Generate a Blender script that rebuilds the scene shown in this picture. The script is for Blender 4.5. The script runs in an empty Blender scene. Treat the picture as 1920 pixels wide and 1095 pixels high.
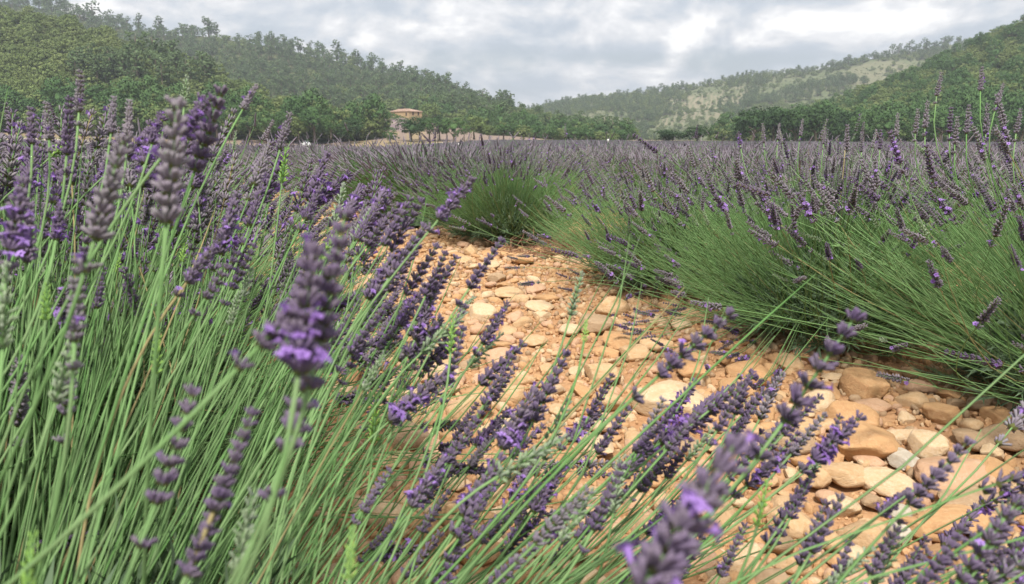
import bpy, math, random
import numpy as np
from mathutils import Vector, Matrix, noise, Euler
R = random.Random(7)
SC = bpy.context.scene
COL = SC.collection
rad = math.radians

# ------------------------------------------------------------------ camera
PITCH = rad(11.6)
F = 1387.0
CAMZ = 0.75
cam_d = bpy.data.cameras.new('camera')
cam = bpy.data.objects.new('camera', cam_d)
COL.objects.link(cam)
cam.location = (0, 0, CAMZ)
cam.rotation_euler = (math.pi / 2 - PITCH, 0, 0)
cam_d.sensor_width = 36.0
cam_d.lens = 36.0 * F / 1920
cam_d.clip_start = 0.02
cam_d.clip_end = 12000
cam_d.dof.use_dof = True
cam_d.dof.focus_distance = 2.4
cam_d.dof.aperture_fstop = 9.5
SC.camera = cam

# ------------------------------------------------------------------ light
SUN_EL, SUN_AZ = rad(60), rad(188)      # azimuth from +Y towards +X
world = bpy.data.worlds.new('World')
SC.world = world
world.use_nodes = True
SC.view_settings.view_transform = 'Standard'
SC.view_settings.look = 'None'
SC.view_settings.gamma = 1
SC.view_settings.use_curve_mapping = False
SC.view_settings.exposure = 2.08
sun_d = bpy.data.lights.new('sun', 'SUN')
sun_d.energy = 1.5
sun_d.angle = rad(10)
sun_d.color = (1.0, 0.95, 0.87)
sun = bpy.data.objects.new('sun', sun_d)
COL.objects.link(sun)
sdir = Vector((math.sin(SUN_AZ) * math.cos(SUN_EL), math.cos(SUN_AZ) * math.cos(SUN_EL), math.sin(SUN_EL)))
sun.rotation_euler = sdir.to_track_quat('Z', 'Y').to_euler()


class NT:
    """small helper around a node tree"""
    def __init__(s, tree):
        s.t = tree; s.n = tree.nodes; s.l = tree.links

    def new(s, typ, **kw):
        n = s.n.new(typ)
        for k, v in kw.items():
            setattr(n, k, v)
        return n

    def put(s, sock, v):
        if hasattr(v, 'is_linked'):
            s.l.new(v, sock)
        elif v is not None:
            sock.default_value = v

    def math(s, op, a, b=None, c=None, clamp=False):
        n = s.new('ShaderNodeMath', operation=op, use_clamp=clamp)
        s.put(n.inputs[0], a); s.put(n.inputs[1], b); s.put(n.inputs[2], c)
        return n.outputs[0]

    def vmath(s, op, a, b=None):
        n = s.new('ShaderNodeVectorMath', operation=op)
        s.put(n.inputs[0], a)
        if b is not None:
            s.put(n.inputs['Scale' if op == 'SCALE' else 1], b)
        return n.outputs['Value'] if op in ('DOT_PRODUCT', 'LENGTH', 'DISTANCE') else n.outputs[0]

    def noise(s, vec, scale, detail=3, rough=.5, dist=0, out='Fac'):
        n = s.new('ShaderNodeTexNoise')
        s.put(n.inputs['Vector'], vec); s.put(n.inputs['Scale'], scale); s.put(n.inputs['Detail'], detail)
        s.put(n.inputs['Roughness'], rough); s.put(n.inputs['Distortion'], dist)
        return n.outputs[out]

    def ramp(s, fac, stops, interp='LINEAR'):
        n = s.new('ShaderNodeValToRGB')
        n.color_ramp.interpolation = interp
        e = n.color_ramp.elements
        while len(e) < len(stops):
            e.new(.5)
        for q, (p, c) in zip(e, stops):
            q.position = p
            q.color = (c if hasattr(c, '__len__') else (c, c, c)) + ((1,) if not hasattr(c, '__len__') or len(c) == 3 else ())
        s.put(n.inputs[0], fac)
        return n.outputs[0]

    def mix(s, fac, a, b, typ='MIX'):
        n = s.new('ShaderNodeMix', data_type='RGBA', blend_type=typ)
        s.put(n.inputs['Factor'], fac)
        for k, v in ((6, a), (7, b)):
            if isinstance(v, tuple) and len(v) == 3:
                v = v + (1,)
            s.put(n.inputs[k], v)
        return n.outputs[2]

    def mapr(s, v, a, b, c=0., d=1., smooth=False):
        n = s.new('ShaderNodeMapRange')
        if smooth:
            n.interpolation_type = 'SMOOTHSTEP'
        for k, x in enumerate((v, a, b, c, d)):
            s.put(n.inputs[k], x)
        return n.outputs[0]


def px_dir(px, py):
    """direction of a point of the photograph, as a unit vector from the camera"""
    u = (px - 960) / F
    v = (547.5 - py) / F
    return Vector((u, math.cos(PITCH) + v * math.sin(PITCH), -math.sin(PITCH) + v * math.cos(PITCH))).normalized()


def at(px, py, Y):
    d = px_dir(px, py)
    return Vector((0, 0, CAMZ)) + d * (Y / d.y)


def atd(px, py, dist):
    return Vector((0, 0, CAMZ)) + px_dir(px, py) * dist


def to_px(p):
    x, y, z = p[0], p[1], p[2] - CAMZ
    fw = y * math.cos(PITCH) - z * math.sin(PITCH)
    up = y * math.sin(PITCH) + z * math.cos(PITCH)
    if fw < .01:
        return None
    return 960 + F * x / fw, 547.5 - F * up / fw, fw


# ------------------------------------------------------------------ sky: broken cloud over a pale blue sky
def build_sky():
    w = NT(world.node_tree)
    w.n.clear()
    tc = w.new('ShaderNodeTexCoord')
    d = tc.outputs['Generated']
    sky = w.new('ShaderNodeTexSky')
    sky.sky_type = 'NISHITA'
    sky.sun_disc = False
    sky.sun_elevation = SUN_EL
    sky.sun_rotation = SUN_AZ
    sky.air_density = 1.2
    sky.dust_density = 2.5
    sky.ozone_density = 1.0
    skyc = w.vmath('SCALE', sky.outputs[0], 0.085)
    # cloud deck: the direction is flattened so that clouds low in the sky become wide bands
    sep = w.new('ShaderNodeSeparateXYZ'); w.put(sep.inputs[0], d)
    zz = w.math('ABSOLUTE', sep.outputs[2])
    comb = w.new('ShaderNodeCombineXYZ')
    w.put(comb.inputs[0], sep.outputs[0]); w.put(comb.inputs[1], sep.outputs[1]); w.put(comb.inputs[2], w.math('MULTIPLY', zz, 2.0))
    p = w.vmath('ADD', comb.outputs[0], (3.1, 1.7, .35))
    big = w.noise(p, 2.1, 3, .5, .2)
    med = w.noise(p, 7.5, 10, .58, .25)
    fine = w.noise(w.vmath('ADD', p, (.02, .0, -.04)), 7.5, 10, .58, .25)
    # cumulus heaps seen in the picture, by direction
    heaps = None
    for px, py, sx, sz, a in ((560, 15, .13, .038, .17), (740, 45, .12, .040, .15), (1330, 42, .18, .030, .19), (1500, 48, .15, .018, .10), (1680, 55, .13, .020, .19),
                              (905, 20, .12, .03, .10), (1060, 150, .12, .012, .10), (1200, 15, .10, .03, .12),
                              (620, 120, .25, .03, -.05), (1080, 105, .35, .016, -.14), (1450, 112, .26, .016, -.15), (180, 15, .20, .05, -.08), (1750, 12, .3, .01, -.08)):
        v = px_dir(px, py)
        s3 = w.vmath('MULTIPLY', w.vmath('SUBTRACT', d, tuple(v)), (1 / sx, 1 / sx, 1 / sz))
        r2 = w.vmath('DOT_PRODUCT', s3, s3)
        g = w.math('MULTIPLY', w.math('EXPONENT', w.math('MULTIPLY', r2, -1.)), a * .75)
        heaps = g if heaps is None else w.math('ADD', heaps, g)
    dens = w.math('ADD', w.math('MULTIPLY', big, .35), w.math('MULTIPLY', med, .65))
    dens = w.math('ADD', dens, heaps)
    relief = w.math('MULTIPLY', w.math('SUBTRACT', med, fine), 1.7)
    tone = w.math('ADD', dens, relief)
    cl = w.ramp(tone, [(0.30, (.46, .51, .58)), (.44, (.53, .57, .63)), (.53, (.60, .625, .67)), (.61, (.67, .68, .71)), (.71, (.77, .77, .79)), (.82, (.92, .91, .90))])
    cover = w.mapr(dens, .30, .48, .72, 1.0, True)
    col = w.mix(cover, skyc, cl)
    # brighter, milkier air close to the horizon
    hz = w.mapr(zz, .0, .075, .55, 0, True)
    col = w.mix(hz, col, (.64, .65, .70))
    bg = w.new('ShaderNodeBackground')
    w.put(bg.inputs[0], col)
    bg.inputs[1].default_value = 0.315
    out = w.new('ShaderNodeOutputWorld')
    w.l.new(bg.outputs[0], out.inputs[0])
    world.cycles.sampling_method = 'MANUAL'
    world.cycles.sample_map_resolution = 512


build_sky()


# ------------------------------------------------------------------ materials
def material(name, build, rough=.8, spec=.3, bump=None, translucent=0):
    m = bpy.data.materials.new(name)
    m.use_nodes = True
    t = NT(m.node_tree)
    t.n.clear()
    out = t.new('ShaderNodeOutputMaterial')
    b = t.new('ShaderNodeBsdfPrincipled')
    b.inputs['Roughness'].default_value = rough
    b.inputs['Specular IOR Level'].default_value = spec
    col = build(t)
    if isinstance(col, tuple) and len(col) == 3:
        col = col + (1,)
    t.put(b.inputs['Base Color'], col)
    if bump:
        h, strength, dist = bump(t)
        bn = t.new('ShaderNodeBump')
        bn.inputs['Strength'].default_value = strength
        bn.inputs['Distance'].default_value = dist
        t.put(bn.inputs['Height'], h)
        t.l.new(bn.outputs[0], b.inputs['Normal'])
    if translucent:
        tr = t.new('ShaderNodeBsdfTranslucent')
        t.put(tr.inputs[0], col)
        mx = t.new('ShaderNodeMixShader')
        mx.inputs[0].default_value = translucent
        t.l.new(b.outputs[0], mx.inputs[1]); t.l.new(tr.outputs[0], mx.inputs[2])
        t.l.new(mx.outputs[0], out.inputs[0])
    else:
        t.l.new(b.outputs[0], out.inputs[0])
    return m


def rnd(t):
    return t.new('ShaderNodeObjectInfo').outputs['Random']


def opos(t):
    return t.new('ShaderNodeTexCoord').outputs['Object']


def gpos(t):
    return t.new('ShaderNodeNewGeometry').outputs['Position']


def varied(c1, c2, c3, scale=60, k=.35):
    def b(t):
        a = t.mix(rnd(t), c1, c2)
        n = t.noise(opos(t), scale, 2)
        return t.mix(t.mapr(n, .4, .7, 0, k + .3), a, c3)
    return b


M = {}
def stem_colour(t):
    a = varied((.105, .222, .066), (.18, .305, .118), (.19, .255, .128), 15)(t)
    return t.mix(t.mapr(rnd(t), .965, .97), a, (.30, .25, .12))


M['stem'] = material('lavender_stem', stem_colour, .8, .15)
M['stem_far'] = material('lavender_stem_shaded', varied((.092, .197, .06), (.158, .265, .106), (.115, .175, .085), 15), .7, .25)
M['leaf'] = material('lavender_leaf', varied((.055, .10, .045), (.11, .17, .085), (.14, .18, .12), 30), .75, .2)
M['calyx'] = material('lavender_calyx', varied((.112, .078, .15), (.16, .122, .19), (.17, .15, .15), 90, .35), .95, .05)
M['calyx_dull'] = material('lavender_calyx_dull', varied((.175, .145, .19), (.24, .205, .24), (.22, .225, .20), 90, .25), .95, .05)
M['bud'] = material('lavender_bud', varied((.19, .26, .14), (.27, .34, .21), (.20, .17, .23), 70, .2), .8, .2)
M['green_bud'] = material('green_bud', varied((.20, .36, .07), (.28, .45, .10), (.18, .3, .10), 70, .2), .7, .25)
M['bract'] = material('lavender_bract', varied((.14, .18, .05), (.20, .21, .07), (.14, .12, .08), 60, .3), .8, .2)
M['petal'] = material('lavender_petal', varied((.30, .16, .50), (.39, .24, .60), (.25, .13, .44), 50, .3), .6, .3, translucent=.25)


def stone_mat(name, c1, c2, c3, vein):
    def b(t):
        p = opos(t)
        a = t.mix(rnd(t), c1, c2)
        n = t.noise(p, 2.2, 5, .6, .5)
        a = t.mix(t.mapr(n, .35, .7), a, c3)
        v = t.new('ShaderNodeTexVoronoi', feature='DISTANCE_TO_EDGE')
        t.put(v.inputs['Vector'], t.vmath('ADD', p, t.noise(p, 2.5, 3, out='Color'))); v.inputs['Scale'].default_value = 1.6
        vm = t.mapr(v.outputs[0], 0, .035, .4, 0)
        a = t.mix(vm, a, vein)
        # soil dust low on the stone
        dn = t.noise(p, 9, 4, .7)
        a = t.mix(t.mapr(dn, .5, .75, 0, .4), a, (.48, .29, .15))
        return a
    return material(name, b, .72, .25, lambda t: (t.noise(opos(t), 5, 9, .72), .45, .05))


M['stone_tan'] = stone_mat('stone_tan', (.55, .365, .20), (.60, .425, .255), (.50, .31, .155), (.68, .54, .38))
M['stone_pale'] = stone_mat('stone_pale', (.62, .465, .30), (.66, .50, .335), (.56, .385, .215), (.72, .60, .45))
M['stone_orange'] = stone_mat('stone_orange', (.52, .31, .15), (.56, .35, .175), (.47, .255, .12), (.64, .45, .27))
M['stone_pink'] = stone_mat('stone_pink', (.56, .355, .225), (.58, .38, .25), (.50, .295, .175), (.66, .49, .36))
M['stone_brown'] = stone_mat('stone_brown', (.40, .28, .17), (.44, .31, .195), (.35, .23, .135), (.54, .42, .29))
M['stone_grey'] = stone_mat('stone_grey', (.50, .45, .37), (.55, .50, .42), (.42, .35, .26), (.65, .60, .52))
STONE_KINDS = ['tan', 'pale', 'orange', 'pink', 'brown', 'grey']


def soil(t):
    g = gpos(t)
    n = t.noise(g, 3.5, 8, .65)
    n2 = t.noise(g, 45, 4, .7)
    c = t.mix(t.mapr(n, .35, .68), (.42, .225, .115), (.54, .33, .18))
    c = t.mix(t.mapr(n2, .35, .75), c, (.34, .185, .09))
    c = t.mix(t.mapr(t.noise(g, 160, 2, .6), .62, .72), c, (.58, .40, .24))
    at_ = t.new('ShaderNodeAttribute', attribute_name='cover')
    sx = t.new('ShaderNodeSeparateColor'); t.put(sx.inputs[0], at_.outputs['Color'])
    far = t.noise(g, .22, 8, .75)
    fine = t.noise(g, 1.6, 5, .75)
    dry = t.mix(t.mapr(far, .35, .65), (.23, .175, .10), (.27, .20, .135))
    dry = t.mix(t.mapr(fine, .45, .7, 0, .5), dry, (.28, .24, .12))
    grass = t.mix(t.mapr(far, .35, .65), (.12, .14, .05), (.20, .19, .085))
    grass = t.mix(t.mapr(fine, .45, .7, 0, .7), grass, (.11, .14, .045))
    pinkf = t.mix(t.mapr(fine, .35, .7), (.17, .125, .16), (.22, .165, .155))
    c = t.mix(sx.outputs[0], c, dry)
    c = t.mix(sx.outputs[1], c, grass)
    c = t.mix(sx.outputs[2], c, pinkf)
    return c


M['soil'] = material('orange_stony_soil', soil, .95, .1, lambda t: (t.math('ADD', t.noise(gpos(t), 60, 6, .7), t.math('MULTIPLY', t.noise(gpos(t), 14, 3, .6), 1.5)), .8, .012))
M['clod'] = material('soil_clod', varied((.44, .26, .135), (.52, .33, .18), (.38, .21, .105), 3), .95, .1)
M['road'] = material('pale_dirt_road', lambda t: t.mix(t.noise(gpos(t), .8, 5), (.33, .29, .22), (.40, .35, .27)), .95, .1)
M['twig'] = material('dry_twig', varied((.20, .09, .055), (.27, .15, .10), (.14, .06, .04), 20), .9, .1)
M['straw'] = material('dry_straw', varied((.28, .23, .10), (.32, .28, .13), (.22, .17, .08), 20), .8, .2)
M['wheat'] = material('ripe_wheat', lambda t: t.mix(t.noise(gpos(t), .5, 6, .7), (.34, .26, .15), (.42, .33, .20)), .95, .1)


def foliage(c1, c2, c3):
    def b(t):
        a = t.mix(rnd(t), c1, c2)
        n = t.noise(opos(t), .9, 3, .6)
        return t.mix(t.mapr(n, .4, .65), a, c3)
    return b


M['pine_leaf'] = material('pine_needles', foliage((.085, .135, .058), (.135, .19, .085), (.07, .11, .048)), .8, .15)
M['oak_leaf'] = material('oak_leaves', foliage((.055, .115, .034), (.09, .16, .05), (.042, .088, .028)), .75, .2)
M['holm_leaf'] = material('holm_oak_leaves', foliage((.125, .175, .055), (.195, .23, .085), (.095, .135, .045)), .8, .15)
M['scrub_leaf'] = material('scrub_leaves', foliage((.12, .15, .075), (.19, .21, .11), (.08, .11, .05)), .85, .1)
M['dark_leaf'] = material('dark_oak_leaves', foliage((.03, .065, .022), (.048, .09, .03), (.022, .05, .016)), .75, .2)
M['almond_leaf'] = material('fresh_green_leaves', foliage((.06, .12, .035), (.085, .15, .045), (.045, .09, .027)), .75, .2)
M['bark'] = material('bark', lambda t: t.mix(t.noise(opos(t), 4, 4), (.10, .08, .06), (.20, .165, .13)), .9, .1)


def hillmat(name, a1, a2, scrub, streak=0.):
    def b(t):
        g = gpos(t)
        n = t.noise(g, .03, 8, .65)
        c = t.mix(t.mapr(n, .4, .62), a1, a2)
        s = t.noise(g, .35, 5, .75)
        c = t.mix(t.mapr(s, .44, .56), c, scrub)
        if streak:
            at_ = t.new('ShaderNodeAttribute', attribute_name='bare')
            c = t.mix(at_.outputs['Fac'], c, t.mix(s, (.25, .22, .155), (.20, .175, .12)))
        return c
    return material(name, b, .95, .05)


M['hill_green'] = hillmat('wooded_hill_floor', (.07, .085, .035), (.12, .12, .06), (.05, .07, .03))
M['hill_dry'] = hillmat('dry_hill_floor', (.125, .145, .08), (.165, .165, .10), (.09, .115, .055), 1.)

# lavender seen from afar
M['far_purple'] = material('distant_lavender_flowers', varied((.12, .103, .138), (.155, .135, .17), (.14, .132, .135), 8, .3), .9, .1)


# ------------------------------------------------------------------ mesh helpers
class MB:
    def __init__(s):
        s.v = []; s.f = []; s.m = []; s.n = 0; s.nr = None

    def add(s, vs, fs, mi=0, nr=None):
        if s.nr is not None:
            s.nr.extend(nr if nr is not None else [(0, 0, 0)] * len(vs))
        s.v.extend(vs)
        o = s.n
        s.f.extend([tuple(i + o for i in f) for f in fs])
        s.m.extend([mi] * len(fs))
        s.n += len(vs)

    def mesh(s, name, mats, smooth=True):
        me = bpy.data.meshes.new(name)
        me.from_pydata([tuple(v) for v in s.v], [], s.f)
        for q in mats:
            me.materials.append(q)
        me.polygons.foreach_set('material_index', s.m)
        if smooth:
            me.polygons.foreach_set('use_smooth', [True] * len(s.f))
        me.update()
        if s.nr is not None:
            me.polygons.foreach_set('use_smooth', [True] * len(s.f))
            me.normals_split_custom_set_from_vertices([tuple(q) for q in s.nr])
        return me

    def tube(s, pts, rads, sides=5, mi=0, cap=True):
        rings = []
        prev = None
        for i, p in enumerate(pts):
            p = Vector(p)
            a = Vector(pts[max(i - 1, 0)]); b = Vector(pts[min(i + 1, len(pts) - 1)])
            tg = (b - a).normalized()
            if prev is None:
                prev = tg.orthogonal().normalized()
            x = (prev - tg * prev.dot(tg)).normalized()
            prev = x
            y = tg.cross(x)
            r = rads[i] if hasattr(rads, '__len__') else rads
            rings.append([p + (x * math.cos(k * 2 * math.pi / sides) + y * math.sin(k * 2 * math.pi / sides)) * r for k in range(sides)])
        vs = [q for r_ in rings for q in r_]
        fs = []
        for i in range(len(pts) - 1):
            for k in range(sides):
                k2 = (k + 1) % sides
                fs.append((i * sides + k, i * sides + k2, (i + 1) * sides + k2, (i + 1) * sides + k))
        if cap:
            fs.append(tuple(range(sides))[::-1])
            fs.append(tuple((len(pts) - 1) * sides + k for k in range(sides)))
        s.add(vs, fs, mi)

    def box(s, x0, x1, y0, y1, z0, z1, mi=0):
        vs = [(x, y, z) for z in (z0, z1) for y in (y0, y1) for x in (x0, x1)]
        s.add(vs, [(0, 2, 3, 1), (4, 5, 7, 6), (0, 1, 5, 4), (2, 6, 7, 3), (0, 4, 6, 2), (1, 3, 7, 5)], mi)


def link(name, me, parent=None, loc=None):
    o = bpy.data.objects.new(name, me)
    COL.objects.link(o)
    if parent:
        o.parent = parent
    if loc is not None:
        o.location = loc
    return o


def thing(name, label, cat, loc=(0, 0, 0), group=None, rz=0, data=None):
    o = link(name, data, None, loc)
    o.rotation_euler = (0, 0, rz)
    o['label'] = label; o['category'] = cat
    if group:
        o['group'] = group
    return o


def structure(name, me):
    o = link(name, me); o['kind'] = 'structure'
    return o


SRC = {}


def source(key, meshes):
    c = bpy.data.collections.new('source_' + key)
    for i, me in enumerate(meshes):
        o = bpy.data.objects.new('%s_%03d' % (key, i), me)
        c.objects.link(o)
    c.use_fake_user = True
    SRC[key] = c
    ng = bpy.data.node_groups.new('scatter_' + key, 'GeometryNodeTree')
    ng.interface.new_socket('Geometry', in_out='INPUT', socket_type='NodeSocketGeometry')
    ng.interface.new_socket('Geometry', in_out='OUTPUT', socket_type='NodeSocketGeometry')
    N, L = ng.nodes, ng.links
    gi = N.new('NodeGroupInput'); go = N.new('NodeGroupOutput')
    ci = N.new('GeometryNodeCollectionInfo')
    ci.inputs['Collection'].default_value = c
    ci.inputs['Separate Children'].default_value = True
    ci.inputs['Reset Children'].default_value = True
    io = N.new('GeometryNodeInstanceOnPoints')
    io.inputs['Pick Instance'].default_value = True

    def attr(nm, typ):
        a = N.new('GeometryNodeInputNamedAttribute'); a.data_type = typ
        a.inputs['Name'].default_value = nm
        return a.outputs['Attribute']
    e2r = N.new('FunctionNodeEulerToRotation')
    L.new(attr('rot', 'FLOAT_VECTOR'), e2r.inputs[0])
    L.new(gi.outputs[0], io.inputs['Points'])
    L.new(ci.outputs[0], io.inputs['Instance'])
    L.new(attr('idx', 'INT'), io.inputs['Instance Index'])
    L.new(e2r.outputs[0], io.inputs['Rotation'])
    L.new(attr('scl', 'FLOAT_VECTOR'), io.inputs['Scale'])
    L.new(io.outputs[0], go.inputs[0])
    SRC[key + '/ng'] = ng


def points_mesh(name, pts, rots, scls, idxs):
    me = bpy.data.meshes.new(name)
    n = len(pts)
    me.vertices.add(n)
    me.vertices.foreach_set('co', np.array(pts, dtype=np.float32).ravel())
    for nm, typ, dat, key in (('rot', 'FLOAT_VECTOR', rots, 'vector'), ('scl', 'FLOAT_VECTOR', scls, 'vector'), ('idx', 'INT', idxs, 'value')):
        a = me.attributes.new(nm, typ, 'POINT')
        a.data.foreach_set(key, np.array(dat, dtype=np.int32 if typ == 'INT' else np.float32).ravel())
    me.update()
    return me


def scatter(name, key, pts, rots, scls, idxs, parent=None, me=None):
    scls = [s if hasattr(s, '__len__') else (s, s, s) for s in scls]
    me = me or points_mesh(name, pts, rots, scls, idxs)
    o = link(name, me, parent)
    md = o.modifiers.new('scatter', 'NODES')
    md.node_group = SRC[key + '/ng']
    o['kind'] = 'stuff'
    return o


# ------------------------------------------------------------------ ground
YS_T = [-10, 10, 20, 40, 60, 120, 180, 200, 230, 300, 400, 9000]
GT = {
    -700: [0, 0, -.10, -.20, -.3, -.3, 0, 2.2, 4.8, 6, 7, 8],
    0:    [0, 0, -.10, -.25, -.4, -.4, -.1, 2.0, 4.6, 6, 7, 8],
    430:  [0, 0, -.10, -.30, -.6, -1.0, -1.2, -.6, 2.2, 5, 7, 8],
    600:  [0, 0, -.12, -.35, -.9, -1.6, -2.2, -2.2, -.2, 5, 8, 9],
    660:  [0, 0, -.12, -.35, -.9, -1.5, -2.1, -2.0, 0.3, 9.5, 14, 15],
    740:  [0, 0, -.12, -.35, -.85, -1.3, -1.6, -1.3, 1.0, 10.0, 14, 15],
    820:  [0, 0, -.12, -.35, -.8, -1.0, -.9, -.8, .2, 6.5, 9, 10],
    930:  [0, 0, -.12, -.35, -.8, -.9, -.5, -.2, .3, 2.5, 5, 6],
    1100: [0, 0, -.12, -.32, -.7, -.8, -.4, -.1, .1, .3, .8, 1],
    1400: [0, 0, -.10, -.28, -.5, -.7, -.5, -.2, 0, 0, 0, 0],
    1920: [0, 0, -.08, -.20, -.4, -.5, -.4, -.2, 0, 0, 0, 0],
    2700: [0, 0, -.08, -.20, -.4, -.5, -.4, -.2, 0, 0, 0, 0],
}
GX = sorted(GT)


def ground_z(x, y):
    yy = max(y, .5)
    px = 960 + F * (x / yy) * 1.02 if y > 8 else 960
    px = min(max(px, GX[0]), GX[-1])
    for i in range(len(GX) - 1):
        if px <= GX[i + 1]:
            break
    tx = (px - GX[i]) / (GX[i + 1] - GX[i]); tx = tx * tx * (3 - 2 * tx)
    for j in range(len(YS_T) - 1):
        if y <= YS_T[j + 1]:
            break
    ty = min(max((y - YS_T[j]) / (YS_T[j + 1] - YS_T[j]), 0), 1); ty = ty * ty * (3 - 2 * ty)
    a = GT[GX[i]]; b = GT[GX[i + 1]]
    return (a[j] * (1 - ty) + a[j + 1] * ty) * (1 - tx) + (b[j] * (1 - ty) + b[j + 1] * ty) * tx


# rows of the plantation: n is the distance across the rows, t the distance along
NX, NY = .886, .463
DX, DY = -.463, .886
ROW0, ROWS = -.03, 2.40


def nt(x, y):
    return x * NX + y * NY, x * DX + y * DY


def xy(n, t):
    return n * NX + t * DX, n * NY + t * DY


def relief(x, y):
    if y > 14:
        return 0
    k = 1 if y < 8 else (14 - y) / 6
    n, t = nt(x, y)
    d = abs((n - ROW0 + ROWS / 2) % ROWS - ROWS / 2)
    rut = -.035 * max(0, math.cos((d - 1.2) * 2.6)) + .03
    return k * (rut + .035 * noise.noise((x * 1.3, y * 1.3, 0)) + .014 * noise.noise((x * 6, y * 6, 3)) + .010 * noise.noise((x * 22, y * 22, 5)) + .006 * noise.noise((x * 55, y * 55, 9)))


def field_edge(px):
    """how far the lavender reaches in the direction of column px"""
    ks = [(-700, 186), (0, 186), (500, 184), (700, 190), (800, 205), (940, 224), (1150, 226), (1240, 214), (1400, 205), (1920, 176), (2700, 170)]
    for (a, ya), (b, yb) in zip(ks, ks[1:]):
        if px <= b:
            return ya + (yb - ya) * max(0, (px - a)) / (b - a)
    return 170


def build_ground():
    ys = [-3.0]
    st = .1
    while ys[-1] < 7500:
        y = ys[-1]
        st = .09 if y < .2 else (.022 if y < 3.4 else st * 1.032)
        ys.append(y + st)
    NS = 420
    ss = [math.tan(-1.02 + 2.04 * i / NS) for i in range(NS + 1)]
    vs = []; cov = []
    for y in ys:
        wide = y + 3.6 if y < 60 else y + 3.6 * max(0, (120 - y) / 60)
        for s in ss:
            x = s * wide
            vs.append((x, y, ground_z(x, y) + relief(x, y)))
            if y < 30:
                cov.append((0, 0, 0, 1)); continue
            px = 960 + F * 1.02 * x / y
            e = field_edge(px)
            dry = grass = pink = 0.
            j = 4 * noise.noise((x * .05, y * .05, 0))
            if y > e - 1:
                dry = 1
                grass = max(0, min(1, 1 - (y - e - 9 + j) / 7))
                if px < 640:
                    grass = max(grass, .35 * max(0, min(1, (y - 232) / 8)))
                if 1020 < px < 1260:
                    grass = .9 if y < 330 else 0
                if px > 1380:
                    grass = .8
                if 655 < px < 765:
                    pyy = 262 - F * (vs[-1][2] - CAMZ) / y
                    if 222 < pyy < 246:
                        pink = .9
                        grass = 0
                    elif 250 < pyy < 262:
                        pink = .5
                elif px <= 655 and px > 380 and y > 203:
                    pink = .45
                if 800 < px < 1010 and y > 235:
                    pink = .5; grass = 0
            cov.append((dry, grass, pink, 1))
    W = NS + 1
    n = len(ys)
    idx = np.arange(n * W).reshape(n, W)
    q = np.stack([idx[:-1, :-1], idx[:-1, 1:], idx[1:, 1:], idx[1:, :-1]], -1).reshape(-1, 4)
    me = bpy.data.meshes.new('ground')
    me.from_pydata(vs, [], q.tolist())
    me.materials.append(M['soil'])
    me.polygons.foreach_set('use_smooth', [True] * len(q))
    a = me.attributes.new('cover', 'FLOAT_COLOR', 'POINT')
    a.data.foreach_set('color', np.array(cov, dtype=np.float32).ravel())
    structure('ground', me)


build_ground()


def build_strip(name, keys, mat, w=None, lift=.03, step=2):
    """a ribbon following the ground: keys (px, Y, width)"""
    m = MB()
    vs = []; n = 0
    for (a, b) in zip(keys, keys[1:]):
        k = 14
        for i in range(k):
            f = i / k
            px = a[0] + (b[0] - a[0]) * f; Y = a[1] + (b[1] - a[1]) * f; wd = a[2] + (b[2] - a[2]) * f
            vs += [((px - 960) / F / 1.02 * yy, yy) for yy in (Y - wd / 2, Y, Y + wd / 2)]
            n += 1
    m.add([(x, y, ground_z(x, y) + lift) for x, y in vs], [(i * 3 + j, i * 3 + j + 1, i * 3 + j + 4, i * 3 + j + 3) for i in range(n - 1) for j in range(2)])
    return structure(name, m.mesh(name, [mat]))


build_strip('dirt_road', [(-500, 191, 4), (560, 190, 4), (700, 196, 5), (800, 212, 8), (940, 232, 12)], M['road'], lift=.12)
build_strip('path', [(735, 268, 1.2), (752, 276, 1.5), (745, 284, 2), (722, 290, 2)], M['road'], lift=.15)
build_strip('wheat_field', [(1175, 262, 30), (1240, 262, 40), (1300, 262, 30), (1385, 250, 20)], M['wheat'], lift=.6)


# ------------------------------------------------------------------ hills
def interp(keys, x):
    if x <= keys[0][0]:
        return keys[0][1:]
    for a, b in zip(keys, keys[1:]):
        if x <= b[0]:
            f = (x - a[0]) / (b[0] - a[0])
            return tuple(p + (q - p) * f for p, q in zip(a[1:], b[1:]))
    return keys[-1][1:]


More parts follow.
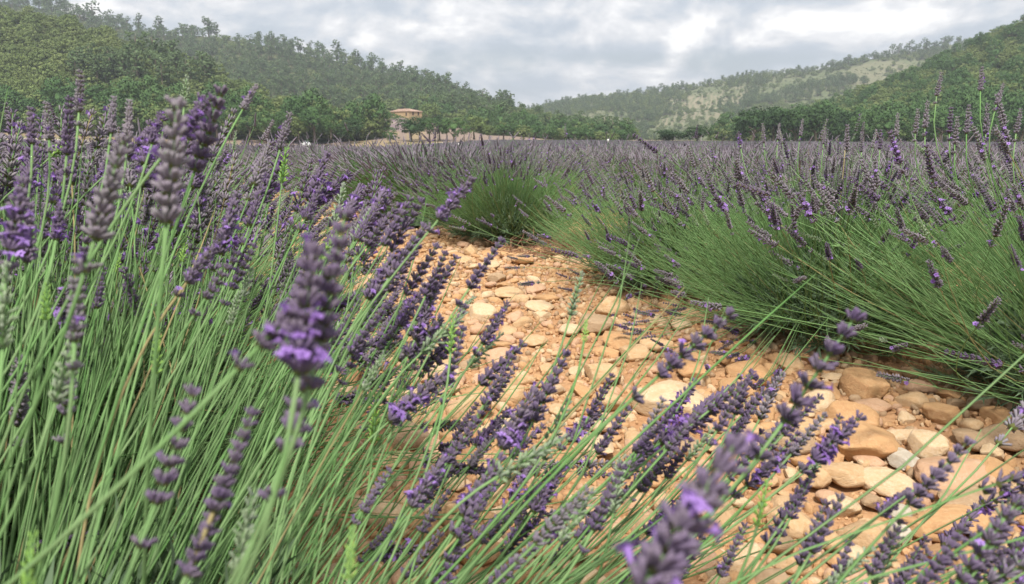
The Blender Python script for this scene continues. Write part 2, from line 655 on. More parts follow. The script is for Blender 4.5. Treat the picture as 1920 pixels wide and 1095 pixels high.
def make_hill(name, keys, mat, nu=150, nv=40, amp=3., shape=1.0, bare=None, seed=0):
    """keys: (column, foot distance, foot row, crest distance, crest row), each a place on the hill"""
    x0, x1 = keys[0][0], keys[-1][0]

    def surf(u, v):
        px = x0 + (x1 - x0) * u
        Yf, pf, Yc, pc = interp(keys, px)
        # v in 0..1 climbs from foot to crest, above 1 falls away behind
        if v <= 1:
            Y = Yf + (Yc - Yf) * v
            zf = CAMZ + Yf * (262 - pf) / F - 2
            zc = CAMZ + Yc * (262 - pc) / F
            h = v ** shape
            h = h * (1.0 - .12 * math.sin(v * math.pi))
            z = zf + (zc - zf) * h
        else:
            Y = Yc + (v - 1) * (Yc - Yf) * 1.2
            zc = CAMZ + Yc * (262 - pc) / F
            z = zc - (v - 1) ** 1.5 * (zc + 12)
        x = (px - 960) / F / 1.02 * Y
        k = math.sin(min(v, 1) * math.pi) ** .6 if v < 1 else 0.
        p = (x * .012 + seed, Y * .012, 0)
        z += k * amp * (noise.noise(p) + .6 * noise.noise((x * .04 + seed, Y * .025, 1)))
        z += k * amp * .35 * abs(noise.noise((x * .07 + seed, Y * .012, 4)))
        return x, Y, z
    vs = []; br = []
    for j in range(nv + 12):
        v = j / nv if j <= nv else 1 + (j - nv) / 11
        for i in range(nu + 1):
            u = i / nu
            vs.append(surf(u, v))
            br.append(bare(x0 + (x1 - x0) * u, v, vs[-1]) if bare else 0.)
    W = nu + 1
    m = MB()
    m.add(vs, [(j * W + i, j * W + i + 1, (j + 1) * W + i + 1, (j + 1) * W + i) for j in range(nv + 11) for i in range(nu)])
    me = m.mesh(name, [mat])
    if bare:
        a = me.attributes.new('bare', 'FLOAT', 'POINT')
        a.data.foreach_set('value', np.array(br, dtype=np.float32))
    structure(name, me)
    return surf, x0, x1


H_spur = make_hill('hill', [(-900, 212, 236, 330, 5), (-300, 212, 236, 330, 10), (0, 212, 238, 330, 34), (90, 212, 240, 325, 52), (180, 212, 241, 318, 74), (330, 214, 243, 305, 125),
                            (420, 216, 246, 298, 163), (500, 218, 249, 290, 193), (600, 224, 253, 284, 222), (680, 236, 250, 276, 247), (705, 240, 256, 262, 258)], M['hill_green'], amp=4.5, seed=3)
H_left = make_hill('hill', [(-900, 452, 200, 702, -60), (-100, 452, 200, 702, -10), (0, 452, 200, 702, 14), (80, 452, 205, 702, 30), (150, 452, 205, 702, 38), (300, 452, 205, 695, 78), (400, 452, 205, 688, 80), (520, 452, 210, 682, 98),
                            (640, 452, 214, 675, 124), (700, 448, 216, 668, 136), (790, 401, 222, 604, 164), (850, 357, 232, 544, 180), (930, 300, 246, 460, 205),
                            (1000, 290, 254, 430, 224), (1060, 285, 257, 400, 240), (1120, 280, 259, 370, 252), (1185, 275, 262, 320, 260)], M['hill_green'], amp=5, seed=9)
H_right = make_hill('hill', [(1340, 300, 262, 330, 262), (1400, 262, 262, 420, 254), (1500, 236, 262, 410, 222), (1600, 222, 262, 400, 190), (1700, 214, 262, 390, 148), (1760, 210, 262, 385, 120), (1840, 205, 262, 380, 84), (1920, 200, 262, 375, 52),
                             (2100, 195, 262, 370, 0), (2600, 190, 262, 370, -80)], M['hill_green'], amp=4, seed=21)


def bare_far(px, v, p):
    b = 0.
    # eroded gullies fanning out below the knoll
    for cx, w, v0, v1, lean, ns in ((1330, 85, .20, .90, -60, 8.), (1150, 110, .05, .55, -95, 5.)):
        f = (px - cx - lean * (.8 - v)) / w
        if abs(f) < 1 and v0 < v < v1:
            fan = f / (1.35 - v)
            n = abs(math.sin(fan * ns * 2.2 + 3.2 * noise.noise((px * .03, v * 7, 2)) + 1.2 * noise.noise((px * .11, v * 22, 5))))
            n *= .78 + .7 * noise.noise((px * .045 + 9, v * 11, 3)) + .12
            b = max(b, (1 if n > .66 else .10) * min(1, (1 - abs(f)) * 3) * min(1, (v1 - v) * 7) * min(1, (v - v0) * 7) * (.95 + .5 * noise.noise((px * .05, v * 9, 7))))
    # tan bald slope near the crest
    d = ((px - 1625) / 75) ** 2 + ((v - .78) / .16) ** 2
    if d < 1.3:
        b = max(b, min(.55, (1.3 - d) * 1.3) * (.75 + .5 * noise.noise((px * .06, v * 12, 1))))
    b = max(b, .12 * max(0, noise.noise((px * .02, v * 7, 11)) - .12) * 2)
    return max(0., min(1., b))


H_far = make_hill('hill', [(880, 620, 258, 900, 246), (960, 640, 262, 950, 222), (1010, 640, 262, 960, 206), (1080, 640, 262, 960, 192), (1200, 620, 263, 940, 180), (1280, 610, 263, 930, 170), (1400, 600, 263, 915, 148), (1520, 590, 263, 900, 138),
                           (1600, 580, 263, 885, 122), (1700, 570, 263, 870, 106), (1800, 560, 263, 850, 88), (1900, 550, 263, 830, 74), (2300, 520, 262, 800, 60)], M['hill_dry'], nu=420, nv=90, amp=9, bare=bare_far, seed=31)


# ------------------------------------------------------------------ trees
def crown(m, rr, cx, cy, cz, rx, ry, rz, nclump, nleaf, leaf, mi, core=True, flat=1.):
    """leaf clumps spread over an uneven crown"""
    if m.nr is None:
        m.nr = [(0, 0, 0)] * m.n
    cen = Vector((cx, cy, cz - rz * .5))
    if core:
        vs = []; fs = []
        k = 8
        for j in range(5):
            th = math.pi * j / 4
            for i in range(k):
                a = 2 * math.pi * i / k
                q = .27 * (1 + .2 * rr.uniform(-1, 1))
                vs.append((cx + rx * q * math.sin(th) * math.cos(a), cy + ry * q * math.sin(th) * math.sin(a), cz + rz * q * math.cos(th)))
        for j in range(4):
            for i in range(k):
                i2 = (i + 1) % k
                fs.append((j * k + i, (j + 1) * k + i, (j + 1) * k + i2, j * k + i2))
        m.add(vs, fs, mi, [(Vector(v) - cen).normalized() for v in vs])
    for c in range(nclump):
        d = Vector((rr.gauss(0, 1), rr.gauss(0, 1), rr.gauss(.25, 1))).normalized()
        q = rr.uniform(.62, 1.0)
        p = Vector((cx + d.x * rx * q, cy + d.y * ry * q, cz + d.z * rz * q))
        cr = rr.uniform(.16, .30) * (rx + rz) / 2
        for l in range(nleaf):
            e = Vector((rr.gauss(0, 1), rr.gauss(0, 1), rr.gauss(.3, 1))).normalized()
            o = p + Vector((e.x, e.y, e.z * .75 * flat)) * cr * rr.uniform(.7, 1.05)
            nrm = (e + Vector((rr.uniform(-.4, .4), rr.uniform(-.4, .4), rr.uniform(-.1, .5)))).normalized()
            a = nrm.orthogonal().normalized(); b = nrm.cross(a)
            ang = rr.uniform(0, 6.28)
            a, b = a * math.cos(ang) + b * math.sin(ang), b * math.cos(ang) - a * math.sin(ang)
            s = leaf * rr.uniform(.6, 1.3)
            sn = (e * .75 + (o - cen).normalized() * .6 + nrm * .25 + Vector((0, 0, .1))).normalized()
            m.add([o - a * s, o - b * s * .6, o + a * s, o + b * s * .6], [(0, 1, 2, 3)], mi, [sn] * 4)


def trunk_mesh(m, rr, h, r, mi, spread=1.2, limbs=4, lean=.15):
    bx, by = rr.uniform(-lean, lean) * h, rr.uniform(-lean, lean) * h
    pts = [(bx * f * f, by * f * f, -.5 + (h + .5) * f) for f in (0, .25, .5, .75, 1)]
    m.tube(pts, [r * 1.35, r, r * .8, r * .62, r * .4], 7, mi)
    for i in range(limbs):
        a = 6.28 * i / limbs + rr.uniform(-.4, .4)
        f = rr.uniform(.5, .9)
        st = Vector((bx * f * f, by * f * f, h * f))
        en = st + Vector((math.cos(a) * spread, math.sin(a) * spread, spread * rr.uniform(.5, .9)))
        m.tube([st, (st + en) / 2 + Vector((0, 0, .15)), en], [r * .5, r * .35, r * .15], 5, mi)


TREES = {}


def tree_kinds():
    rr = random.Random(11)
    def add(kind, crowns, leafmat, h_tr, r_tr, spread, limbs, lean=.1):
        mc = MB()
        for c in crowns:
            crown(mc, rr, *c, 0)
        mt = MB()
        trunk_mesh(mt, rr, h_tr, r_tr, 0, spread, limbs, lean)
        TREES.setdefault(kind, []).append((mc.mesh(kind + '_crown', [M[leafmat]], False), mt.mesh(kind + '_trunk', [M['bark']])))
    # unit: metres, about 7 m tall
    for i in range(5):   # round field oak with a short trunk
        cs = [(0, 0, 4.6, 2.4, 2.4, 2.0, 34, 22, .24, 0)]
        cs = [(0, 0, 4.0, 2.9, 2.9, 2.5, 48, 34, .15, )]
        for k in range(3):
            a = rr.uniform(0, 6.28)
            cs.append((1.7 * math.cos(a), 1.7 * math.sin(a), 3.4 + rr.uniform(-.8, 1.5), 1.6, 1.6, 1.4, 20, 30, .15))
        add('oak', cs, 'oak_leaf', 3.4, .26, 1.6, 5)
    for mc_, mt_ in list(TREES['oak']):
        c2 = mc_.copy(); c2.materials[0] = M['dark_leaf']
        TREES.setdefault('dark', []).append((c2, mt_))
    for i in range(3):   # fresher green round tree
        cs = [(0, 0, 4.0, 2.6, 2.6, 2.4, 44, 34, .15), (rr.uniform(-1, 1), .6, 3.2, 2.0, 2.0, 1.5, 22, 30, .15)]
        add('almond', cs, 'almond_leaf', 3.0, .2, 1.4, 5)
    for i in range(5):   # aleppo pine: open flat tiers on a bare trunk
        cs = []
        for k in range(5):
            a = rr.uniform(0, 6.28); q = rr.uniform(.2, 1.6)
            z = 4.0 + k * .85
            cs.append((q * math.cos(a), q * math.sin(a), z, 1.7 - .16 * k, 1.7 - .16 * k, .75, 15, 30, .13))
        add('pine', cs, 'pine_leaf', 6.6, .19, 1.5, 6, .05)
    for i in range(4):   # holm oak: dense, low, many domed
        cs = [(0, 0, 2.6, 2.4, 2.4, 2.3, 40, 34, .15)]
        for k in range(3):
            a = rr.uniform(0, 6.28)
            cs.append((1.5 * math.cos(a), 1.5 * math.sin(a), 2.0 + rr.uniform(-.5, 1.3), 1.4, 1.4, 1.3, 16, 30, .15))
        add('holm', cs, 'holm_leaf', 1.6, .2, 1.2, 4)
    # joined copies for the woods
    rr2 = random.Random(5)
    woods = []
    for kind, lm, n in (('holm', 'holm_leaf', 4), ('pine', 'pine_leaf', 4), ('oak', 'oak_leaf', 2), ('scrub', 'scrub_leaf', 3)):
        for i in range(n):
            m = MB()
            if kind == 'holm':
                crown(m, rr2, 0, 0, 2.3, 2.4, 2.4, 2.2, 34, 34, .15, 0)
                for k in range(3):
                    a = rr2.uniform(0, 6.28)
                    crown(m, rr2, 1.6 * math.cos(a), 1.6 * math.sin(a), 1.8 + rr2.uniform(-.4, 1.2), 1.4, 1.4, 1.3, 13, 30, .15, 0)
            elif kind == 'pine':
                for k in range(4):
                    a = rr2.uniform(0, 6.28); q = rr2.uniform(.2, 1.5)
                    crown(m, rr2, q * math.cos(a), q * math.sin(a), 3.4 + k * .95, 1.8 - .2 * k, 1.8 - .2 * k, .9, 14, 30, .14, 0)
                trunk_mesh(m, rr2, 6.2, .16, 1, 1.2, 4, .05)
            elif kind == 'oak':
                crown(m, rr2, 0, 0, 3.4, 2.5, 2.5, 2.4, 44, 34, .15, 0)
                trunk_mesh(m, rr2, 2.6, .2, 1, 1.2, 3)
            else:
                crown(m, rr2, 0, 0, .6, 1.2, 1.2, .9, 16, 24, .13, 0)
                crown(m, rr2, rr2.uniform(-1, 1), rr2.uniform(-1, 1), .4, .8, .8, .6, 7, 14, .20, 0, False)
            woods.append(m.mesh('wood_' + kind, [M[lm], M['bark']], False))
    source('wood', woods)      # 0-3 holm, 4-7 pine, 8-9 oak, 10-12 scrub


tree_kinds()


def plant_tree(kind, name, label, x, y, z, h, group=None, wide=1., var=None):
    v = R.randrange(len(TREES[kind])) if var is None else var
    base = {'oak': 6.9, 'dark': 6.9, 'almond': 6.7, 'pine': 8.2, 'holm': 5.2}[kind]
    s = h / base
    o = thing(name, label, 'tree', (x, y, z), group, R.uniform(0, 6.28))
    o.scale = (s * wide, s * wide, s)
    c, t = TREES[kind][v]
    link('trunk', t, o); link('crown', c, o)
    return o


def tree_px(kind, name, label, px, py, Y, hpx, group=None, wide=1., var=None):
    """tree whose foot shows at (px, py) at distance Y and whose height is hpx picture rows"""
    p = at(px, py, Y)
    sink = .14 if kind != 'pine' else 0
    h = hpx * Y / F
    return plant_tree(kind, name, label, p.x, p.y, p.z - h * sink, h * (1 + sink), group, wide, var)


def woods():
    rr = random.Random(77)
    pts = []; rots = []; scl = []; idx = []

    def cover(H, n, pick, vmax=1.03, vmin=0., sz=(.8, 1.25), keep=None):
        surf, x0, x1 = H
        for _ in range(n):
            u, v = rr.random(), vmin + (vmax - vmin) * rr.random()
            px = x0 + (x1 - x0) * u
            if px < -420 or px > 2350:
                continue
            p = surf(u, v)
            k, s = pick(px, v, rr, p)
            if H is H_left and px < 850:
                s *= 1.2
            if k is None:
                continue
            pts.append((p[0], p[1], p[2] - .3)); rots.append((0, 0, rr.uniform(0, 6.28)))
            s *= rr.uniform(*sz)
            scl.append((s, s, s * rr.uniform(.7, 1.15))); idx.append(k)

    def spur(px, v, rr, p):
        if v < .12:
            return rr.choice((0, 1, 8, 9, 2)), 1.15
        q = noise.noise((p[0] * .02, p[1] * .02, 5))
        if q > .28:
            return rr.choice((4, 5, 0, 1)), .9
        return rr.choice((0, 1, 2, 3, 2, 3, 10, 11)), (.62 if rr.random() < .6 else .85)

    def left(px, v, rr, p):
        q = noise.noise((p[0] * .015, p[1] * .015, 8))
        if v < .1 and px > 650:
            return rr.choice((0, 1, 8, 9)), 1.1
        if px > 960:
            return rr.choice((0, 1, 4, 5, 8, 3)), .8
        if q > -.15:
            return rr.choice((4, 5, 6, 7, 4, 5, 0)), .95
        return rr.choice((0, 1, 2, 3, 4, 11)), .85

    def right(px, v, rr, p):
        q = noise.noise((p[0] * .03, p[1] * .03, 2))
        if v < .12:
            return rr.choice((8, 9, 8, 0)), 1.2
        return rr.choice((0, 1, 2, 3, 8, 9)), (.75 if q < .1 else .95) 

    def far(px, v, rr, p):
        q = noise.noise((p[0] * .012, p[1] * .012, 6))
        b = bare_far(px, v, p)
        for cx, w_, v0, v1, lean in ((1330, 95, .15, .92, -60), (1150, 120, .0, .58, -95)):
            if abs(px - cx - lean * (.8 - v)) < w_ and v0 < v < v1:
                q = (px - cx - lean * (.8 - v)) / w_
                if rr.random() < .15 + .85 * q * q:
                    continue
                return (None, 0) if b > .45 and rr.random() < .85 else (rr.choice((10, 11, 12, 3)), .60)
        if b > .35 and rr.random() < (.97 if px < 1480 else .7):
            return None, 0
        if px < 1290 and v > .62 - (px - 1010) * .0006:
            return rr.choice((0, 1, 4, 5, 2)), .95
        if q > .25:
            return rr.choice((4, 5, 0)), .95
        if v > .93:
            return rr.choice((0, 1, 4, 5)), .8
        if q > -.2 or rr.random() < .7:
            return rr.choice((10, 11, 12, 12, 3)), .75
        return None, 0
    cover(H_spur, 4800, spur, 1.02, 0, (.75, 2.0))
    cover(H_left, 5600, left, 1.04, 0, (.8, 1.8))
    cover(H_right, 4800, right, 1.05, 0, (.7, 1.8))
    cover(H_far, 15000, far, 1.01, 0, (.9, 1.6))
    scatter('woodland', 'wood', pts, rots, scl, idx)


woods()


def named_trees():
    G = 'trees along the dirt road below the farmhouse'
    row = [('dark', 655, 268, 222, 48, 'broad dark oak at the right end of the left wood by the pink field', .95),
           ('almond', 733, 268, 215, 30, 'small light green tree alone beside the road below the pink field', .85),
           ('dark', 771, 262, 222, 43, 'thick dark oak with a stout trunk below the farmhouse', 1.15),
           ('dark', 787, 257, 235, 40, 'dark oak squeezed behind the stout trunked oak', .9),
           ('almond', 805, 257, 232, 38, 'bright green tree second to the right of the stout oak', 1.1),
           ('dark', 824, 256, 240, 40, 'dark shady oak between two brighter roadside trees', .8),
           ('oak', 838, 256, 238, 32, 'dark oak half hidden behind the tall green roadside tree', .8),
           ('almond', 851, 263, 226, 46, 'tall bright green tree right on the edge of the pale road', .95),
           ('almond', 870, 257, 232, 30, 'slim grey green tree right of the tall roadside tree', .7),
           ('holm', 889, 252, 240, 37, 'brownish holm oak with a dark trunk beside the bare strip', .95),
           ('holm', 917, 255, 238, 21, 'small ball shaped tree standing alone in the bare strip', .85),
           ('oak', 944, 258, 238, 27, 'low round oak first in the clump right of the ball tree', 1.1),
           ('oak', 962, 258, 242, 28, 'dark oak in the middle of the clump right of the ball tree', 1.1),
           ('holm', 981, 259, 240, 25, 'low holm oak last in the clump right of the ball tree', 1.1),
           ('oak', 1004, 260, 245, 26, 'dark round oak along the field end under the wooded slope', 1.1),
           ('oak', 1028, 261, 244, 25, 'bushy oak along the field end under the wooded slope tip', 1.2),
           ('holm', 1052, 262, 248, 22, 'low holm oak by the green verge near the hill tip', 1.1),
           ('oak', 1076, 263, 246, 26, 'oak left of the last dark clump at the hill tip', 1.15),
           ('oak', 1100, 263, 250, 24, 'dark oak at the end of the wooded slope', 1.2),
           ('holm', 1124, 264, 250, 19, 'small dark tree next to last at the tip of the wooded slope', 1.1),
           ('holm', 1148, 265, 250, 16, 'last small tree at the right tip of the wooded slope', 1.2),
           ('oak', 733, 240, 285, 30, 'green tree partly covering the left end of the farmhouse', 1.0),
           ('almond', 750, 240, 280, 24, 'spreading tree in front of the farmhouse roof end', 1.3),
           ('almond', 716, 240, 285, 16, 'low yellow green shrub tree beside the farmhouse yard wall', 1.2),
           ('holm', 806, 226, 330, 34, 'holm oak rising right behind the farmhouse gable', 1.1),
           ('dark', 1243, 267, 205, 24, 'left one of the two round oaks alone in the plain', 1.05),
           ('dark', 1260, 267, 206, 24, 'low oak crown joined to the left round oak in the plain', 1.0),
           ('dark', 1306, 267, 205, 33, 'right and taller of the two round oaks alone in the plain', 1.05),
           ('dark', 1410, 268, 200, 68, 'big dark oak at the left end of the dark grove', .95),
           ('dark', 1450, 268, 205, 70, 'tall dark oak second in the grove below the right hill', .95),
           ('dark', 1490, 268, 202, 66, 'dark oak in the middle of the grove below the right hill', 1.0),
           ('dark', 1530, 268, 200, 74, 'tallest dark oak of the grove below the right hill', .9),
           ('dark', 1570, 268, 204, 62, 'dark oak where the grove joins the right hill', 1.0),
           ('almond', 1618, 268, 192, 58, 'mid green tree right of the dark grove', 1.0),
           ('oak', 1665, 268, 192, 60, 'dark oak at the foot of the right hill', 1.0),
           ('almond', 1712, 268, 190, 46, 'light green tree at the foot of the right hill', 1.0),
           ('oak', 1760, 268, 190, 64, 'tall oak among the dark trees under the right hill', 1.0),
           ('oak', 1812, 268, 188, 62, 'dark oak behind the tall lavender spikes at the right hill foot', 1.0),
           ('almond', 1862, 268, 186, 58, 'green tree near the right edge at the hill foot', 1.0),
           ('oak', 1912, 268, 186, 66, 'dark oak at the very right edge under the hill', 1.0)]
    nm = {'dark': 'oak_tree', 'oak': 'oak_tree', 'almond': 'round_tree', 'holm': 'holm_oak', 'pine': 'pine_tree'}
    for i, (k, px, py, Y, h, lab, w) in enumerate(row):
        tree_px(k, nm[k], lab, px, py, Y, h, G if i < 21 else None, w * (1.25 if i < 21 else 1.75 if 24 < i < 28 else 1.1))
    # oaks along the foot of the left wood, one after another
    rr = random.Random(3)
    pos = ['at the far left end', 'in the left quarter', 'left of the tall lavender spikes', 'behind the tall blurred spikes', 'right of the tall blurred spikes',
           'left of the white car', 'above the white car', 'right of the white car']
    for i in range(22):
        px = -20 + i * 30.5
        k = ('oak', 'almond', 'oak', 'holm')[i % 4]
        Y = 212 + rr.uniform(-3, 4)
        h = rr.uniform(44, 62) if px < 600 else 46
        tree_px(k, nm[k], '%s tree in the left wood edge, %s' % (('dark dense', 'fresh green', 'broad dark', 'olive brown')[i % 4], pos[min(7, i * 8 // 22)]) + (', taller' if i % 3 == 0 else ', lower' if i % 3 == 1 else ''),
                px, 240 + max(0, px) / 640 * 15 + rr.uniform(-1, 1), Y, h * (.66 if px < 300 else .78), 'trees in the edge of the left wood', rr.uniform(.9, 1.25))
    # pines on the crest of the left hill
    crest = [(8, 8, 26, 'leftmost pine on the left crest'), (45, 20, 30, 'tall pine on the left crest beside the corner one'), (75, 22, 26, 'rounded pine third along the left crest'), (97, 24, 34, 'pine with a thin trunk on the left crest'), (122, 32, 34, 'broad crest pine left of the gap'),
             (150, 40, 28, 'crest pine just before the sky gap'), (176, 55, 46, 'tall double pine right of the sky gap'), (205, 60, 36, 'dense pine on the shoulder of the left crest'), (240, 66, 30, 'low pine on the shoulder of the left crest'), (262, 70, 38, 'pine with sky below its crown'), (300, 78, 40, 'dark pine ending the thick crest group'),
             (372, 78, 26, 'small pine left of the lone crest pines'), (392, 80, 42, 'taller of the pair of lone pines on the crest'), (408, 82, 34, 'shorter of the pair of lone pines on the crest'), (470, 92, 24, 'pine on the middle of the left crest'), (512, 98, 34, 'rounded pine on the middle of the left crest'),
             (560, 108, 34, 'pine halfway down the left crest line'), (605, 116, 32, 'broad pine above the farmhouse hill crest'), (632, 122, 40, 'tall pine above the farmhouse hill crest'), (670, 132, 34, 'dark crest pine right of the tall one'), (700, 138, 34, 'pine on the crest over the farmhouse'),
             (740, 152, 30, 'pine on the sloping crest right of the farmhouse'), (770, 162, 34, 'crest pine where the ridge steepens'), (800, 170, 36, 'broad pine on the steep ridge end'), (838, 180, 40, 'tall pine on the steep ridge end'), (872, 190, 32, 'round pine on the falling ridge'), (905, 200, 30, 'small pine on the falling ridge'), (938, 210, 32, 'pine near the low end of the ridge'), (975, 218, 24, 'low pine near the dip of the ridges'), (1012, 228, 20, 'small pine at the dip between the hills')]
    for px, py, h, lab in crest:
        Y = interp([(0, 700), (520, 680), (700, 665), (800, 590), (850, 540), (930, 458), (1012, 425)], px)[0]
        tree_px('pine', 'pine_tree', lab, px, py, Y, h * 1.08, 'pines on the crest of the left hill', R.uniform(1.0, 1.35))
    crest2 = [(1112, 190, 12, 'first small pine on the hazy crest'), (1128, 189, 13, 'second small pine on the hazy crest'), (1148, 188, 13, 'pine pair member on the hazy crest'), (1195, 184, 15, 'broad pine on the hazy crest'), (1262, 176, 12, 'pine mid way on the hazy crest'), (1512, 140, 14, 'lone bush like tree on the hazy crest'),
              (1560, 132, 18, 'wide tree left of the tan slope on the hazy crest'), (1590, 126, 20, 'round tree left of the tan slope top'), (1618, 122, 18, 'tree just over the tan slope'), (1640, 116, 18, 'dark tree over the tan slope'), (1672, 110, 24, 'umbrella shaped tree on the hazy crest'), (1684, 108, 22, 'leaning tree beside the umbrella shaped one'),
              (1704, 106, 26, 'tall open tree on the hazy crest'), (1734, 100, 24, 'open tree left of the dark crest group'), (1752, 98, 18, 'low tree in the dark crest group'), (1768, 96, 24, 'tallest tree in the dark crest group'), (1795, 92, 20, 'tree where the hazy crest meets the right hill')]
    for px, py, h, lab in crest2:
        Y = interp([(1100, 955), (1520, 895), (1900, 830)], px)[0]
        tree_px('pine' if h > 13 else 'holm', 'pine_tree', lab, px, py + 1, Y, h * 1.15, 'trees on the crest of the hazy hill', R.uniform(1.1, 1.5))


named_trees()


# ------------------------------------------------------------------ farmhouse, car, marker
def simple(name, col, rough=.8, metal=0., spec=.3):
    m = material(name, lambda t: col, rough, spec)
    for n in m.node_tree.nodes:
        if n.type == 'BSDF_PRINCIPLED':
            n.inputs['Metallic'].default_value = metal
    return m


def farmhouse():
    plaster = material('ochre_plaster', lambda t: t.mix(t.noise(opos(t), 1.2, 6, .7), (.38, .27, .16), (.46, .34, .21)), .9, .1)
    tile = material('clay_tile', lambda t: t.mix(t.noise(opos(t), 3, 5, .7), (.33, .225, .17), (.39, .28, .225)), .9, .1)
    wood = simple('brown_shutter', (.20, .11, .07))
    glass = simple('dark_glass', (.03, .035, .04), .15, 0, .6)
    Y = 300
    p = at(762, 220, Y)
    z0 = at(762, 222, Y).z
    o = thing('farmhouse', 'ochre stone farmhouse with low clay tile roof on the slope above the road trees', 'house', (p.x, p.y, z0), rz=rad(-40))
    o.scale = (1, 1, .86)
    # long wing to the left, gable block in front on the right
    L, W, H = 10.5, 7.0, 3.7
    m = MB()
    m.box(-L / 2, L / 2, -W / 2, W / 2, -2.5, H * .82)
    link('wall', m.mesh('farmhouse_wall', [plaster], False), o)
    # hipped roof with courses of tile as real ribs
    m = MB()
    e = .25
    ez = H * .82
    rz_ = ez + 1.25
    A = [(-L / 2 - e, -W / 2 - e, ez), (L / 2 + e, -W / 2 - e, ez), (L / 2 + e, W / 2 + e, ez), (-L / 2 - e, W / 2 + e, ez)]
    Rg = [(-L / 2 + .6, 0, rz_), (L / 2 - 3.2, 0, rz_)]
    vs = A + [(x, y, z - .18) for x, y, z in A] + Rg
    m.add(vs, [(0, 1, 9, 8), (1, 2, 9), (2, 3, 8, 9), (3, 0, 8), (4, 5, 1, 0), (5, 6, 2, 1), (6, 7, 3, 2), (7, 4, 0, 3), (7, 6, 5, 4)])
    roof = link('roof', m.mesh('farmhouse_roof', [tile], False), o)
    m = MB()
    for i in range(40):
        x = -L / 2 - .3 + i * (L + .6) / 39
        for s in (-1, 1):
            xa = min(max(x, -L / 2 + .7), L / 2 - 3.3)
            m.tube([(x, s * (W / 2 + e - .02), ez + .03), (xa + (x - xa) * .0, 0 + s * .05, rz_ + .03)] if abs(x - xa) < .01 else [(x, s * (W / 2 + e - .02), ez + .03), ((x + xa) / 2, s * (W / 4), (ez + rz_) / 2 + .03)], .09, 4)
    t = link('roof_tile_ridges', m.mesh('farmhouse_tiles', [tile]), roof); t['kind'] = 'stuff'
    m = MB(); m.box(-.3, .3, -.3, .3, 0, 1.0)
    c = link('chimney', m.mesh('farmhouse_chimney', [plaster], False), roof, (-2.0, 1.2, rz_ - .7))
    frames = [(3.9, 1.7), (-3.0, 1.7)]
    fm = MB(); fm.box(-.42, .42, -.05, .06, -.72, .72)
    fme = fm.mesh('farmhouse_window', [wood], False)
    pm = MB(); pm.box(-.30, .30, -.075, .0, -.6, .6)
    pme = pm.mesh('farmhouse_pane', [glass], False)
    for x, z in frames:
        w = link('window', fme, o, (x, -W / 2 - .02, z)); link('pane', pme, w)
    for y in (-1.3, 1.5):
        w = link('window', fme, o, (L / 2 + .02, y, 2.0)); w.rotation_euler = (0, 0, rad(90)); link('pane', pme, w)
    dm = MB(); dm.box(-.6, .6, -.06, .05, -1.2, 1.0)
    d = link('door', dm.mesh('farmhouse_door', [wood], False), o, (0, -W / 2 - .02, .2))
    hm = MB(); hm.tube([(.45, -.1, -.1), (.45, -.1, .1)], .03, 5); link('handle', hm.mesh('farmhouse_handle', [simple('iron', (.05, .05, .05))]), d)


farmhouse()


def car():
    white = simple('white_car_paint', (.78, .78, .78), .3, 0, .6)
    glass = simple('car_glass', (.03, .035, .04), .1, 0, .8)
    black = simple('black_rubber', (.02, .02, .02), .8)
    steel = simple('wheel_steel', (.35, .35, .36), .4, .6)
    lamp = simple('lamp_glass', (.6, .6, .58), .15, 0, .8)
    Y = 189
    p = at(573, 276, Y)
    o = thing('parked_car', 'small white car standing on the road at the far edge of the field', 'car', (p.x, p.y, p.z + .05), rz=rad(-62))
    prof = [(-1.85, .28), (-1.9, .62), (-1.8, .82), (-1.05, .95), (-.45, 1.38), (.75, 1.45), (1.45, 1.1), (1.85, .95), (1.92, .55), (1.85, .28)]
    m = MB()
    n = len(prof)
    ws = [.80, .84, .84, .82, .62, .60, .70, .78, .82, .8]
    vs = [(x, -w, z) for (x, z), w in zip(prof, ws)] + [(x, w, z) for (x, z), w in zip(prof, ws)]
    fs = [(i, (i + 1) % n, n + (i + 1) % n, n + i) for i in range(n)] + [tuple(range(n))[::-1], tuple(range(n, 2 * n))]
    m.add(vs, fs)
    link('body', m.mesh('car_body', [white], False), o)

    def quad(name, pts, mat):
        m = MB(); nn = len(pts)
        a = [Vector(q) for q in pts]
        nr = (a[1] - a[0]).cross(a[2] - a[0]).normalized() * .02
        m.add([q + nr for q in a] + [q - nr for q in a], [tuple(range(nn)), tuple(range(nn, 2 * nn))[::-1]] + [(i, nn + i, nn + (i + 1) % nn, (i + 1) % nn) for i in range(nn)])
        return link(name, m.mesh('car_' + name, [mat], False), o)
    quad('windscreen', [(-1.0, -.74, 1.0), (-.5, -.6, 1.36), (-.5, .6, 1.36), (-1.0, .74, 1.0)], glass)
    quad('rear_window', [(.85, -.58, 1.42), (1.4, -.66, 1.13), (1.4, .66, 1.13), (.85, .58, 1.42)], glass)
    for s in (-1, 1):
        quad('side_window', [(-.85, s * .80, 1.0), (-.42, s * .645, 1.33), (.7, s * .625, 1.38), (1.2, s * .76, 1.05)], glass)
        hm = MB(); hm.box(-.04, .04, -.16, .16, -.08, .08)
        h = link('headlight', hm.mesh('car_headlight', [lamp], False), o, (-1.86, s * .6, .68))
        for x in (-1.2, 1.2):
            w = MB()
            w.tube([(0, -.1, 0), (0, .1, 0)], .31, 16)
            t = link('wheel', w.mesh('car_wheel', [black], False), o, (x, s * .76, .31))
            r_ = MB(); r_.tube([(0, -.115, 0), (0, .115, 0)], .18, 12)
            link('rim', r_.mesh('car_rim', [steel], False), t)
    gm = MB(); gm.box(-.03, .03, -.4, .4, -.07, .07)
    link('grille', gm.mesh('car_grille', [black], False), o, (-1.885, 0, .48))


car()


